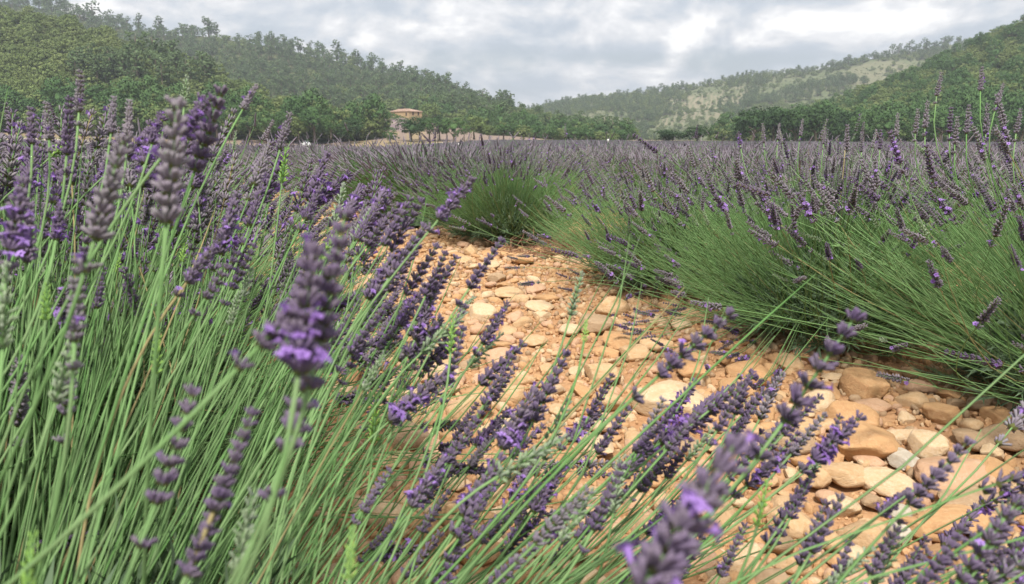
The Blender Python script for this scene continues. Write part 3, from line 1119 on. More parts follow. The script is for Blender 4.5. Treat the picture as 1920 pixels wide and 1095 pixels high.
def markers():
    wh = simple('white_plastic', (.72, .72, .68), .6)
    for px, py, Y, lab in ((507, 275, 186, 'small white marker post at the field edge left of the car'), (1140, 270, 170, 'small pale marker post in the far field below the hill tip'), (862, 278, 95, 'small pale marker stake in the field below the road trees')):
        p = at(px, py, Y)
        h = 9 * Y / F
        m = MB()
        m.tube([(0, 0, -.6), (0, 0, h * .5)], .05, 6)
        o = thing('marker_post', lab, 'post', tuple(p))
        link('stake', m.mesh('marker_stake', [wh]), o)
        m = MB(); m.tube([(0, 0, h * .45), (0, 0, h * .55), (0, 0, h * .9), (0, 0, h)], [.12, .22, .24, .14], 8)
        link('head', m.mesh('marker_head', [wh]), o)


markers()

# ------------------------------------------------------------------ lavender: flower spikes
MATS_SPIKE = [M['calyx'], M['bract'], M['petal'], M['stem']]


def calyx(m, p, d, ln, r, sides, mi, rr):
    """one small ribbed flower cup"""
    a = d.orthogonal().normalized(); b = d.cross(a)
    prof = ((0, .35), (.35, .85), (.75, 1.0), (1.0, .8)) if sides > 4 else ((0, .4), (.6, 1.0))
    vs = []
    for f0, w in prof:
        for k in range(sides):
            f = f0
            an = k * 6.283 / sides
            rib = 1.0 if sides < 6 or k % 2 else .72
            if sides > 5 and f == 1.0 and k % 2:
                f = 1.16; rib = 1.15
            vs.append(p + d * (ln * f) + (a * math.cos(an) + b * math.sin(an)) * r * w * rib)
    vs.append(p + d * ln * (.9 if sides > 4 else 1.05))
    n = len(prof)
    fs = [(i * sides + k, i * sides + (k + 1) % sides, (i + 1) * sides + (k + 1) % sides, (i + 1) * sides + k) for i in range(n - 1) for k in range(sides)]
    top = len(vs) - 1
    fs += [((n - 1) * sides + k, (n - 1) * sides + (k + 1) % sides, top) for k in range(sides)]
    m.add(vs, fs, mi)


def corolla(m, p, d, s, rr, mi=2):
    """violet two lipped flower: five small lobes round a tube"""
    a = d.orthogonal().normalized(); b = d.cross(a)
    m.tube([p, p + d * s * .7], [s * .16, s * .24], 5, mi, False)
    c = p + d * s * .7
    for k in range(5):
        an = 6.283 * k / 5 + rr.uniform(-.15, .15)
        e = a * math.cos(an) + b * math.sin(an)
        t = d.cross(e)
        L = s * (.62 if k < 2 else .46)
        o = c + e * s * .15
        m.add([o - t * s * .13, o + e * L * .55 - t * s * .24 + d * s * .12, o + e * L + d * s * .02, o + e * L * .55 + t * s * .24 + d * s * .12, o + t * s * .13], [(0, 1, 2, 3, 4)], mi)


def spike_mesh(name, rr, L=.075, nw=8, sides=6, per=8, bloom=.06, cal='calyx', remote=True, fat=1., droop=0):
    """a lavender head growing along +Z from the origin"""
    m = MB()
    top = L
    m.tube([(0, 0, 0), (0, 0, L * .5), (0, 0, L * .93)], [.0011, .0010, .0006], 4 if sides > 4 else 3, 3)
    levels = [L * (k + .1) / nw for k in range(nw)]
    if remote:
        levels = [-L * rr.uniform(.22, .34)] + levels
    for li, z in enumerate(levels):
        f = max(0, z / L)
        wmax = 1.0 if not (remote and li == 0) else .8
        env = wmax * (1 - .55 * f ** 1.6) * (1 + rr.uniform(-.08, .08))
        n = max(3, int(round(per * (env if li or not remote else .65))))
        base = Vector((0, 0, z))
        off = rr.uniform(0, 6.28)
        for k in range(n):
            an = off + k * 6.283 / n + rr.uniform(-.2, .2)
            el = rr.uniform(.45, 1.15) + f * .3
            d = Vector((math.cos(an) * math.cos(el), math.sin(an) * math.cos(el), math.sin(el)))
            ln = .0076 * (.35 + .65 * env) * fat * rr.uniform(.8, 1.2)
            p = base + Vector((math.cos(an), math.sin(an), 0)) * .0014 + Vector((0, 0, rr.uniform(-.0012, .0016)))
            calyx(m, p, d, ln, .00145 * fat * (.7 + .3 * env), sides, 0, rr)
            if rr.random() < bloom * (1.2 - f):
                corolla(m, p + d * ln * .85, d, .0066 * fat * rr.uniform(.75, 1.15), rr)
        # papery green bracts below the ring
        nb = 2 if sides < 5 else 5
        for k in range(nb):
            an = off + 1 + k * 6.283 / nb
            e = Vector((math.cos(an), math.sin(an), 0)); t = Vector((-math.sin(an), math.cos(an), 0))
            w = .0022 * env * fat; q = .0046 * env * fat
            o = base - Vector((0, 0, .0012))
            m.add([o + e * .0008 - t * w * .5, o + e * q * .6 - t * w, o + e * q + Vector((0, 0, .0022)), o + e * q * .6 + t * w, o + e * .0008 + t * w * .5], [(0, 1, 2, 3, 4)], 1)
    mats = list(MATS_SPIKE)
    mats[0] = M[cal]
    if cal in ('bud', 'green_bud'):
        mats[1] = M[cal]
    return m.mesh(name, mats)


rs = random.Random(42)
SP_HI = []      # detailed heads: (mesh, kind)
for i in range(5):
    SP_HI.append((spike_mesh('flower_spike_detailed', rs, rs.uniform(.066, .086), rs.choice((7, 8, 9)), 6, 14, .02, 'calyx', i % 2 == 0), 'purple'))
for i in range(3):
    SP_HI.append((spike_mesh('flower_spike_detailed', rs, rs.uniform(.060, .075), 8, 6, 14, .13, 'calyx', i % 2 == 0, 1.05), 'bloom'))
for i in range(3):
    SP_HI.append((spike_mesh('flower_spike_detailed', rs, rs.uniform(.064, .08), 9, 6, 12, .01, 'calyx_dull', i % 2 == 0), 'dull'))
for i in range(2):
    SP_HI.append((spike_mesh('flower_spike_detailed', rs, rs.uniform(.05, .066), 8, 6, 6, .0, 'bud', False, .8), 'bud'))
for i in range(2):
    SP_HI.append((spike_mesh('flower_spike_detailed', rs, rs.uniform(.035, .045), 6, 6, 5, .0, 'green_bud', False, .62), 'green'))
HI = {k: [i for i, (m_, kk) in enumerate(SP_HI) if kk == k] for k in ('purple', 'bloom', 'dull', 'bud', 'green')}
SP_MID = []
for i in range(4):
    SP_MID.append(spike_mesh('flower_spike_plain', rs, rs.uniform(.064, .084), 8, 3, 7, .03, 'calyx', i % 2 == 0, 1.08))
for i in range(4):
    SP_MID.append(spike_mesh('flower_spike_plain', rs, rs.uniform(.062, .08), 8, 3, 7, .008, 'calyx_dull', i % 2 == 0, 1.08))
for i in range(1):
    SP_MID.append(spike_mesh('flower_spike_plain', rs, rs.uniform(.05, .06), 7, 3, 5, .0, 'bud', False, .8))

# stems: grow along +Z, bending by an angle towards +X
BENDS = [-62, -38, -18, -6, 6, 20, 38]
SLEN = .55


def stem_pts(bend, n, rr=None, wob=0.):
    pts = [Vector((0, 0, 0))]
    a = 0; ds = SLEN / n
    p = Vector((0, 0, 0))
    wy = 0
    for i in range(n):
        f = (i + .5) / n
        a = rad(bend) * (f ** 1.5)
        if rr and wob:
            wy += rr.uniform(-wob, wob)
        p = p + Vector((math.sin(a), wy, math.cos(a))).normalized() * ds
        pts.append(p.copy())
    return pts


STEMS = []
for b in BENDS:
    for k in range(2):
        pts = stem_pts(b, 9, rs, .035)
        m = MB()
        m.tube(pts, [.00118 - .0004 * i / 9 for i in range(10)], 4, 0, False)
        # pair of narrow bracts part way up
        for q in (3, 7):
            if rs.random() < .5:
                o = pts[q]
                for s in (-1, 1):
                    d = Vector((rs.uniform(-.2, .2), s * .35, 1)).normalized()
                    t = Vector((1, 0, 0))
                    m.add([o - t * .0008, o + d * .008 - t * .0013, o + d * .018, o + d * .008 + t * .0013], [(0, 1, 2, 3)])
        me = m.mesh('flower_stalk', [M['stem']])
        STEMS.append((me, b, pts))
END = []
for me, b, pts in STEMS:
    tg = (pts[-1] - pts[-2]).normalized()
    q = Vector((0, 0, 1)).rotation_difference(tg)
    END.append(Matrix.Translation(pts[-1]) @ q.to_matrix().to_4x4())


def joined(name, si, spme, sides=3, n=5, stemmat='stem'):
    """stalk and head in one mesh, for the masses"""
    me, b, pts = STEMS[si]
    m = MB()
    sel = [pts[round(i * 9 / n)] for i in range(n + 1)]
    m.tube(sel, [.00118 - .0004 * i / n for i in range(n + 1)], sides, 0, False)
    E = END[si]
    vs = [E @ v.co for v in spme.vertices]
    off = 1
    o = m.n
    m.v.extend(vs); m.n += len(vs)
    for p in spme.polygons:
        m.f.append(tuple(i + o for i in p.vertices)); m.m.append(p.material_index + 1)
    return m.mesh(name, [M[stemmat]] + list(spme.materials))


stalk_meshes = []
STALK_OF = []
for si in range(len(STEMS)):
    for k in range(4):
        stalk_meshes.append(joined('stalk_plain', si, SP_MID[(si + k) % 4 if k == 0 else 4 + (si + k) % 4 if k < 3 else (8 if si % 3 == 0 else si % 4)]))
        STALK_OF.append(si)
bare_meshes = []
for si in range(len(STEMS)):
    me_, b_, pts_ = STEMS[si]
    mb_ = MB()
    mb_.tube([pts_[k] for k in (0, 2, 4, 6, 8, 9)], [.0013, .0012, .0011, .001, .0008, .0003], 3, 0, False)
    bare_meshes.append(mb_.mesh('stem_plain', [M['stem']]))
source('stalk', stalk_meshes)
source('stem', bare_meshes)


def sprig(rr, n, mat):
    m = MB()
    h = .10
    m.tube([(0, 0, 0), (0, 0, h)], [.0012, .0008], 3, 0, False)
    for i in range(n):
        z = h * (i / n)
        an = i * 2.4 + rr.uniform(-.3, .3)
        el = rr.uniform(.5, 1.1)
        d = Vector((math.cos(an) * math.cos(el), math.sin(an) * math.cos(el), math.sin(el)))
        t = Vector((-math.sin(an), math.cos(an), 0))
        L = rr.uniform(.03, .05); w = .0022
        o = Vector((0, 0, z))
        c = d.cross(t) * .004
        m.add([o, o + d * L * .5 - t * w + c, o + d * L, o + d * L * .5 + t * w + c], [(0, 1, 2, 3)])
    return m.mesh('leaf_sprig', [mat])


source('sprig', [sprig(rs, 18, M['leaf']) for _ in range(4)])


class Bush:
    pass


def gen_stalks(rr, cx, cy, n, hgt, spread, base_r, max_lean=88, lean_bias=1.0, accept=None, wind=(0, 0)):
    out = []
    tries = 0
    while len(out) < n and tries < n * 6:
        tries += 1
        az = rr.uniform(0, 6.283)
        u = rr.random()
        lean = rad(max_lean) * (u ** (.62 * lean_bias))
        r0 = base_r * (lean / rad(90)) * rr.uniform(.5, 1.05)
        bx, by = r0 * math.cos(az), r0 * math.sin(az)
        bz = .05 + .22 * rr.random() * (1 - .6 * lean / 1.57)
        bz += relief(cx + bx, cy + by)
        az2 = az + rr.gauss(0, .22)
        # longer in the middle of the dome, gently arching outside
        Lw = rr.gauss(1, .075)
        if rr.random() < .055:
            Lw *= rr.uniform(1.08, 1.38)
        L = (hgt * math.cos(lean) ** 2 + spread * math.sin(lean) ** 2) * Lw
        s = L / SLEN
        # low stalks turn up at the end, upright ones fan out
        if lean > rad(62):
            bi = rr.choice((0, 1, 1, 2, 2, 3, 4))
        elif lean > rad(30):
            bi = rr.choice((2, 3, 3, 4, 4, 5, 5))
        else:
            bi = rr.choice((2, 3, 4, 5))
        si = bi * 2 + rr.randrange(2)
        rot = Matrix.Rotation(az2, 4, 'Z') @ Matrix.Rotation(lean * .93, 4, 'Y') @ Matrix.Rotation(rr.gauss(0, .5), 4, 'Z')
        if wind[0] or wind[1]:
            ax = Vector((-wind[1], wind[0], 0))
            rot = Matrix.Rotation(ax.length * rr.uniform(.6, 1.3), 4, ax.normalized()) @ rot
        mt = Matrix.Translation((bx, by, bz)) @ rot @ Matrix.Scale(s, 4)
        e = mt @ END[si]
        base = Matrix.Translation((cx, cy, 0)) @ e @ Vector((0, 0, 0))
        tip = Matrix.Translation((cx, cy, 0)) @ e @ Vector((0, 0, .075))
        if min(base.z, tip.z) < .02:
            continue
        if accept and not accept(Matrix.Translation((cx, cy, 0)) @ mt, STEMS[si][2], base, tip, rr):
            continue
        out.append((mt, si, base, tip))
    return out


CAM = Vector((0, 0, CAMZ))


def clear_of_camera(dmin, spike_min):
    def f(mt, pts, base, tip, rr):
        for p in pts[::2]:
            q = mt @ p
            if (q - CAM).length < dmin:
                return False
            a = to_px(q)
            if a and a[2] < dmin * 1.6 and -100 < a[0] < 2000 and -100 < a[1] < 700:
                return False
        if (base - CAM).length < spike_min or (tip - CAM).length < spike_min:
            return False
        return True
    return f


def in_poly(x, y, poly):
    c = False
    j = len(poly) - 1
    for i in range(len(poly)):
        if (poly[i][1] > y) != (poly[j][1] > y) and x < (poly[j][0] - poly[i][0]) * (y - poly[i][1]) / (poly[j][1] - poly[i][1]) + poly[i][0]:
            c = not c
        j = i
    return c


# where the photograph shows open stones: the front plants thin out towards it
OPEN = [(650, 400), (840, 380), (1100, 470), (1250, 560), (1420, 640), (1620, 740), (1960, 820), (2100, 1300), (1820, 1300), (1620, 990), (1330, 900), (1080, 790), (880, 700), (800, 600)]
SKYLINE = [(-50, 150), (250, 165), (450, 175), (650, 250), (760, 330), (900, 460), (2200, 460), (2200, -400), (-50, -400)]


LOWLEFT = [(-50, 400), (300, 400), (560, 480), (640, 640), (760, 860), (1100, 1010), (1100, 1150), (-50, 1150)]
STEMMY_R = [(1180, 400), (1960, 380), (1960, 860), (1640, 760), (1480, 690), (1330, 560)]
STEMMY_M = [(880, 310), (1090, 310), (1080, 465), (850, 465)]


def accept_left(thin, low=.6):
    cc = clear_of_camera(.34, .62)

    def f(mt, pts, base, tip, rr):
        if not cc(mt, pts, base, tip, rr):
            return False
        a = to_px(tip)
        if a:
            if in_poly(a[0], a[1], OPEN) and rr.random() < thin:
                return False
            if rr.random() < .97 and ((a[0] > 950 and a[1] < 700) or (a[0] > 1500 and a[1] < 800)):
                return False
            if low > .7 and a[0] < 700 and a[1] < 470 and (tip - CAM).length < 1.25 and rr.random() < .72:
                return False
            if in_poly(a[0], a[1], SKYLINE):
                return False
            if in_poly(a[0], a[1], LOWLEFT) and rr.random() < low:
                return False
        return True
    return f


def accept_right(mt, pts, base, tip, rr):
    a = to_px(tip)
    if a:
        if a[1] < 205 and rr.random() < .8:
            return False
        if a[1] < 120:
            return False
        if in_poly(a[0], a[1], STEMMY_R) and rr.random() < .55:
            return False
        if in_poly(a[0], a[1], STEMMY_M) and rr.random() < .74:
            return False
    return (tip - CAM).length > 1.0


def pick_head(rr, style):
    k = rr.random()
    if style == 'front':
        kind = 'purple' if k < .42 else 'bloom' if k < .56 else 'dull' if k < .72 else 'bud' if k < .88 else 'green'
    elif style == 'left':
        kind = 'purple' if k < .24 else 'bloom' if k < .34 else 'dull' if k < .88 else 'bud'
    else:
        kind = 'purple' if k < .20 else 'bloom' if k < .25 else 'dull' if k < .88 else 'bud'
    return rr.choice(HI[kind])


def near_bush(label, n_, t_, count, hgt, spread, base_r, seed, style, accept=None, group=None, nparts=300, foliage=500, max_lean=88, lean_bias=1., wind=(0, 0), xyc=None, bare=0):
    rr = random.Random(seed)
    x, y = xyc or xy(n_, t_)
    z = 0
    o = thing('lavender_bush', label, 'lavender', (x, y, z), group)
    st = gen_stalks(rr, x, y, count, hgt, spread, base_r, max_lean, lean_bias, accept, wind)

    def score(s):
        a = to_px(s[3])
        d = (s[3] - CAM).length
        vis = 1 if a and -60 < a[0] < 1980 and -60 < a[1] < 1160 else .05
        return vis / d
    st.sort(key=score, reverse=True)
    for mt, si, base, tip in st[:nparts]:
        s = link('flower_stalk', STEMS[si][0], o)
        s.matrix_basis = mt
        h = link('flower_spike', SP_HI[pick_head(rr, style)][0], s)
        h.matrix_basis = END[si] @ Matrix.Rotation(rr.uniform(0, 6.28), 4, 'Z') @ Matrix.Scale(rr.uniform(.78, 1.08), 4)
    rest = st[nparts:]
    if rest:
        pts = []; rots = []; scl = []; idx = []
        for mt, si, base, tip in rest:
            pts.append(mt.to_translation()); rots.append(tuple(mt.to_euler())); scl.append(mt.to_scale()[0])
            idx.append(si * 4 + (rr.randrange(4) if style == 'front' else rr.choice((1, 2, 1, 2, 1, 2, 0, 3))))
        scatter('flower_stalks', 'stalk', pts, rots, scl, idx, o)
    if bare:
        pts = []; rots = []; scl = []; idx = []
        cc = clear_of_camera(.50, .75)
        for mt, si, base, tip in gen_stalks(rr, x, y, bare, hgt * .9, spread * .92, base_r, max_lean, lean_bias * .8, cc, wind):
            a = to_px(base)
            if a and (in_poly(a[0], a[1], OPEN) or (style != 'right' and (in_poly(a[0], a[1], SKYLINE) or a[0] > (1650 if style == 'front' else 900)))) and rr.random() < .92:
                continue
            pts.append(mt.to_translation()); rots.append(tuple(mt.to_euler())); scl.append(mt.to_scale()[0]); idx.append(si)
        scatter('stems', 'stem', pts, rots, scl, idx, o)
    pts = []; rots = []; scl = []; idx = []
    for _ in range(foliage):
        az = rr.uniform(0, 6.28); le = rr.uniform(0, 1.45)
        q = rr.uniform(.5, 1.)
        r = base_r * 1.05 * math.sin(le) * q
        hz = .05 + .20 * math.cos(le) * q
        xx, yy = r * math.cos(az), r * math.sin(az)
        pts.append((xx, yy, hz + relief(x + xx, y + yy) - .02))
        rots.append((0, le * .9 + rr.uniform(-.2, .2), az)); s = rr.uniform(.9, 1.6)
        scl.append(s); idx.append(rr.randrange(4))
    scatter('leaves', 'sprig', pts, rots, scl, idx, o)
    return o


GR_L = 'lavender bushes of the near row'
GR_R = 'lavender bushes of the row across the stones'
A_C = (-.42, .42)
bushA = near_bush('nearest lavender bush, green stems sweeping across the bottom, big blurred spikes above', 0, 0, 1300, .44, .90, .36, 1, 'front', accept_left(.95, .72), GR_L, 70, 700, 92, .62, (.24, .03), A_C, 1500)
bushB = near_bush('lavender bush behind the nearest one, tall spikes against the left wood', 0, 0, 360, .32, .80, .36, 2, 'left', accept_left(.9, .72), GR_L, 300, 600, 88, .8, (.22, 0), (-.92, 1.45), 1200)
bushC = near_bush('lavender bush third along the near row, leaning right over the path', 0, 0, 360, .34, .76, .36, 3, 'left', accept_left(.75, .6), GR_L, 300, 400, 88, .9, (.2, 0), (-1.32, 2.45), 700)
near_bush('lavender bush fourth along the near row, mostly hidden', 0, 0, 420, .33, .66, .36, 4, 'left', None, GR_L, 150, 300, 88, .9, (0, 0), (-1.80, 3.45))
near_bush('lavender bush at the left edge beside the nearest one', 0, 0, 200, .36, .75, .36, 14, 'left', accept_left(.6, .7), GR_L, 120, 300, 88, .9, (0, 0), (-1.55, .95))
near_bush('large lavender bush cut by the right edge, its leafy base over big cobbles', 2.28, 0.90, 620, .45, .70, .36, 5, 'right', accept_right, GR_R, 270, 900, 88, 2.0, bare=1900)
near_bush('lavender bush left of the right edge one, green stems fanning over the stones', 2.30, 1.86, 580, .385, .67, .34, 6, 'right', accept_right, GR_R, 260, 700, 90, 1.9, bare=1900)
near_bush('yellowish lavender bush with straw coloured stems right of the dead twigs', 2.32, 2.80, 480, .33, .58, .30, 7, 'right', accept_right, GR_R, 260, 500, 90, 1.15, bare=1900)
near_bush('rounded green lavender bush in the middle, at the end of the stony gap', 2.46, 4.75, 1050, .36, .64, .34, 8, 'right', accept_right, GR_R, 300, 700, 84, 1.2, bare=1900)
near_bush('lavender bush beyond the right edge, tips reaching into the picture', 2.3, 0.0, 600, .42, .70, .38, 15, 'right', accept_right, GR_R, 100, 200, 88, .85)


# ------------------------------------------------------------------ placed stalks: the big heads close to the lens
def featured():
    rr = random.Random(99)
    # (column, row) of the head's base and tip, distance from the lens, kind, root (x, y)
    H = [((312, 418), (334, 180), .46, 'dull', 0), ((178, 448), (236, 248), .50, 'dull', 1), ((560, 700), (590, 440), .34, 'bloom', 2), ((600, 640), (650, 385), .36, 'purple', 2),
         ((535, 850), (612, 600), .38, 'purple', 2), ((486, 650), (610, 520), .36, 'bloom', 1), ((292, 945), (368, 720), .42, 'purple', 1), ((400, 960), (476, 765), .42, 'purple', 2), ((350, 1080), (430, 900), .42, 'purple', 2), ((440, 1075), (478, 915), .48, 'bud', 2),
         ((105, 752), (150, 600), .55, 'bud', 1), ((140, 640), (145, 490), .52, 'dull', 1), ((5, 650), (12, 490), .55, 'bud', 1), ((1200, 1110), (1400, 800), .30, 'bloom', 4), ((1235, 705), (1378, 580), .62, 'purple', 4),
         ((1470, 790), (1614, 578), .55, 'purple', 4), ((822, 412), (890, 330), .80, 'bloom', 3), ((880, 540), (944, 445), .85, 'purple', 3), ((1070, 590), (1092, 508), .85, 'bud', 4), ((905, 645), (955, 565), .90, 'bloom', 3),
         ((1525, 862), (1620, 775), .80, 'bloom', 4), ((1240, 700), (1310, 640), .85, 'purple', 4), ((1705, 945), (1822, 820), .72, 'purple', 5), ((1650, 965), (1690, 930), .80, 'bloom', 5), ((1800, 1090), (1915, 930), .62, 'purple', 5), ((1730, 1100), (1810, 985), .62, 'purple', 5), ((1500, 1060), (1550, 935), .85, 'purple', 5),
         ((1400, 910), (1500, 835), .85, 'bloom', 4), ((1640, 1095), (1690, 985), .80, 'bud', 5), ((1560, 1100), (1600, 1000), .85, 'purple', 5), ((1440, 1020), (1510, 900), .85, 'purple', 4), ((1210, 1000), (1290, 930), .95, 'bloom', 4), ((1270, 975), (1330, 890), .95, 'purple', 4),
         ((940, 840), (1010, 720), .75, 'bloom', 3), ((1000, 790), (1065, 655), .80, 'purple', 3), ((1020, 860), (1070, 740), .85, 'bud', 3), ((900, 720), (985, 640), .90, 'purple', 3), ((840, 720), (870, 610), .80, 'purple', 3), ((730, 790), (850, 690), .80, 'bloom', 3), ((1105, 780), (1150, 700), .95, 'purple', 4), ((1120, 850), (1180, 760), .95, 'purple', 4),
         ((1150, 960), (1165, 850), .75, 'bud', 4), ((1330, 770), (1420, 700), .85, 'purple', 4), ((1240, 830), (1360, 755), .85, 'bloom', 4), ((1180, 880), (1260, 800), .9, 'purple', 4), ((655, 1085), (662, 985), .42, 'green', 3), ((50, 1110), (58, 1040), .40, 'green', 1), ((1420, 985), (1440, 900), .70, 'green', 4),
         ((700, 830), (706, 735), .9, 'green', 3), ((845, 660), (850, 590), .8, 'green', 3), ((1095, 640), (1100, 600), .8, 'green', 4), ((292, 700), (296, 625), .7, 'green', 1), ((85, 600), (88, 530), .7, 'green', 1), ((285, 270), (300, 215), .95, 'bloom', 1), ((365, 320), (420, 160), .72, 'purple', 2), ((340, 250), (400, 180), .7, 'bloom', 2),
         ((105, 450), (112, 395), .85, 'bloom', 1), ((20, 470), (45, 330), .62, 'bloom', 1), ((350, 530), (420, 440), .75, 'bloom', 2), ((385, 560), (450, 470), .75, 'purple', 2), ((690, 560), (745, 470), .85, 'bloom', 3), ((730, 520), (800, 420), .85, 'purple', 3), ((780, 600), (830, 500), .9, 'purple', 3), ((655, 690), (700, 600), .8, 'purple', 3),
         ((125, 290), (132, 180), .95, 'purple', 1), ((148, 210), (150, 140), 1.0, 'dull', 1), ((208, 250), (214, 185), 1.0, 'dull', 1), ((240, 255), (243, 195), 1.0, 'dull', 1), ((345, 200), (350, 140), 1.0, 'bud', 2), ((60, 270), (58, 205), 1.0, 'purple', 1), ((92, 262), (88, 208), 1.05, 'dull', 1), ((455, 205), (475, 170), 1.1, 'dull', 2), ((525, 280), (545, 210), 1.1, 'dull', 2),
         ((860, 1010), (930, 900), .7, 'purple', 3), ((770, 950), (840, 850), .72, 'bloom', 3), ((680, 960), (730, 880), .75, 'purple', 3), ((1080, 1010), (1150, 930), .85, 'purple', 4), ((1000, 960), (1060, 870), .85, 'bloom', 4), ((1350, 1080), (1400, 980), .85, 'purple', 5),
         ((1870, 1010), (1935, 900), .75, 'purple', 5), ((1860, 1110), (1925, 1000), .7, 'purple', 5)]
    bands = [([(640, 470), (760, 440), (860, 600), (900, 700), (700, 720)], 15, (.85, 1.15)), ([(560, 640), (720, 600), (880, 720), (1080, 830), (1000, 960), (760, 860)], 24, (.75, 1.1)),
             ([(1100, 850), (1250, 780), (1400, 760), (1560, 850), (1500, 1000), (1250, 960)], 24, (.75, 1.05)), ([(640, 900), (900, 860), (1300, 1000), (1500, 1110), (700, 1110)], 24, (.6, .95)), ([(1480, 1010), (1940, 960), (1960, 1120), (1500, 1120)], 12, (.7, .9))]
    for poly, cnt, (d0, d1) in bands:
        k = 0
        while k < cnt:
            x = rr.uniform(min(p[0] for p in poly), max(p[0] for p in poly)); y = rr.uniform(min(p[1] for p in poly), max(p[1] for p in poly))
            if not in_poly(x, y, poly):
                continue
            k += 1
            dist = rr.uniform(d0, d1)
            ang = rad(rr.gauss(52, 9)); ln = .070 * F / dist * rr.uniform(.8, 1.1)
            H.append(((x, y), (x + ln * math.cos(ang), y - ln * math.sin(ang)), dist, rr.choice(('purple', 'purple', 'purple', 'bloom', 'purple', 'bud', 'dull', 'purple')), 3 if x < 900 else 4 if x < 1450 else 5))
    roots = {0: (-.42, .55), 1: (-.62, .50), 2: (-.42, .42), 3: (-.30, .50), 4: (-.22, .48), 5: (-.10, .42)}
    for (b, t, dist, kind, rt) in H:
        pb = atd(b[0], b[1], dist)
        dirp = (atd(t[0], t[1], dist * 1.02) - pb)
        ln = dirp.length
        hi = rr.choice(HI[kind])
        me = SP_HI[hi][0]
        L0 = max(v.co.z for v in me.vertices)
        sc = ln / L0
        if sc > 1.35 and kind != 'green':
            sc = 1.35
        if sc < .7:
            sc = .7
        d = dirp.normalized()
        rx, ry = roots[rt]
        rx += rr.uniform(-.10, .10); ry += rr.uniform(-.08, .08)
        root = Vector((rx, ry, .12 + rr.uniform(-.05, .08)))
        D = (pb - root).length
        c1 = root + ((pb - root).normalized() + Vector((0, 0, .35))).normalized() * D * .4
        c2 = pb - d * D * .36
        pts = []
        for i in range(19):
            f = i / 18
            pts.append(root * (1 - f) ** 3 + c1 * 3 * f * (1 - f) ** 2 + c2 * 3 * f * f * (1 - f) + pb * f ** 3)
        m = MB()
        o3 = Vector((A_C[0], A_C[1], 0))
        m.tube([p - o3 for p in pts], [.0015 - .0003 * i / 18 for i in range(19)], 6, 0)
        s = link('flower_stalk', m.mesh('placed_stalk', [M['stem']]), bushA)
        h = link('flower_spike', me, s)
        q = Vector((0, 0, 1)).rotation_difference(d)
        h.matrix_basis = Matrix.Translation(pb - o3) @ q.to_matrix().to_4x4() @ Matrix.Rotation(rr.uniform(0, 6.28), 4, 'Z') @ Matrix.Diagonal((sc * 1.08, sc * 1.08, sc, 1))


featured()


def tall_right():
    """single tall stalks of the right hand bushes that stand up against hill and sky"""
    rr = random.Random(31)
    bushes = [o for o in SC.objects if o.get('group') == GR_R]
    T = [((1838, 170), (1842, 118), 1.9), ((1812, 250), (1818, 188), 1.9), ((1868, 196), (1884, 150), 1.8), ((1756, 180), (1766, 132), 2.0), ((1734, 240), (1740, 180), 2.0), ((1680, 255), (1684, 205), 2.2), ((1716, 250), (1722, 200), 2.1), ((1848, 250), (1852, 185), 2.0), ((1905, 250), (1915, 200), 1.8),
         ((1500, 255), (1506, 218), 2.8), ((1458, 262), (1462, 226), 2.9), ((1432, 268), (1430, 228), 2.9), ((1388, 272), (1384, 240), 3.0), ((1544, 270), (1548, 238), 2.7), ((1585, 275), (1588, 236), 2.6), ((1615, 285), (1616, 245), 2.5), ((1650, 280), (1652, 235), 2.3), ((1780, 250), (1784, 195), 2.0), ((1790, 270), (1796, 214), 1.9)]
    for b, t, d in T:
        pb = at(b[0], b[1], d); tp = at(t[0], t[1], d * 1.01)
        bush = min(bushes, key=lambda o: (o.location.xy - pb.xy).length)
        o3 = bush.location.copy()
        root = Vector((o3.x + (pb.x - o3.x) * .4, o3.y + (pb.y - o3.y) * .4, .15))
        dd = (tp - pb).normalized()
        D = (pb - root).length
        c2 = pb - dd * D * .4; c1 = root + Vector((0, 0, D * .4))
        m = MB()
        m.tube([(root * (1 - f) ** 3 + c1 * 3 * f * (1 - f) ** 2 + c2 * 3 * f * f * (1 - f) + pb * f ** 3) - o3 for f in [i / 12 for i in range(13)]], .0015, 5, 0)
        s = link('flower_stalk', m.mesh('placed_stalk', [M['stem']]), bush)
        hi = rr.choice(HI[rr.choice(('dull', 'dull', 'purple', 'dull', 'bloom'))])
        h = link('flower_spike', SP_HI[hi][0], s)
        sc = min(1.25, max(.8, (tp - pb).length / .08))
        h.matrix_basis = Matrix.Translation(pb - o3) @ Vector((0, 0, 1)).rotation_difference(dd).to_matrix().to_4x4() @ Matrix.Scale(sc, 4)


tall_right()


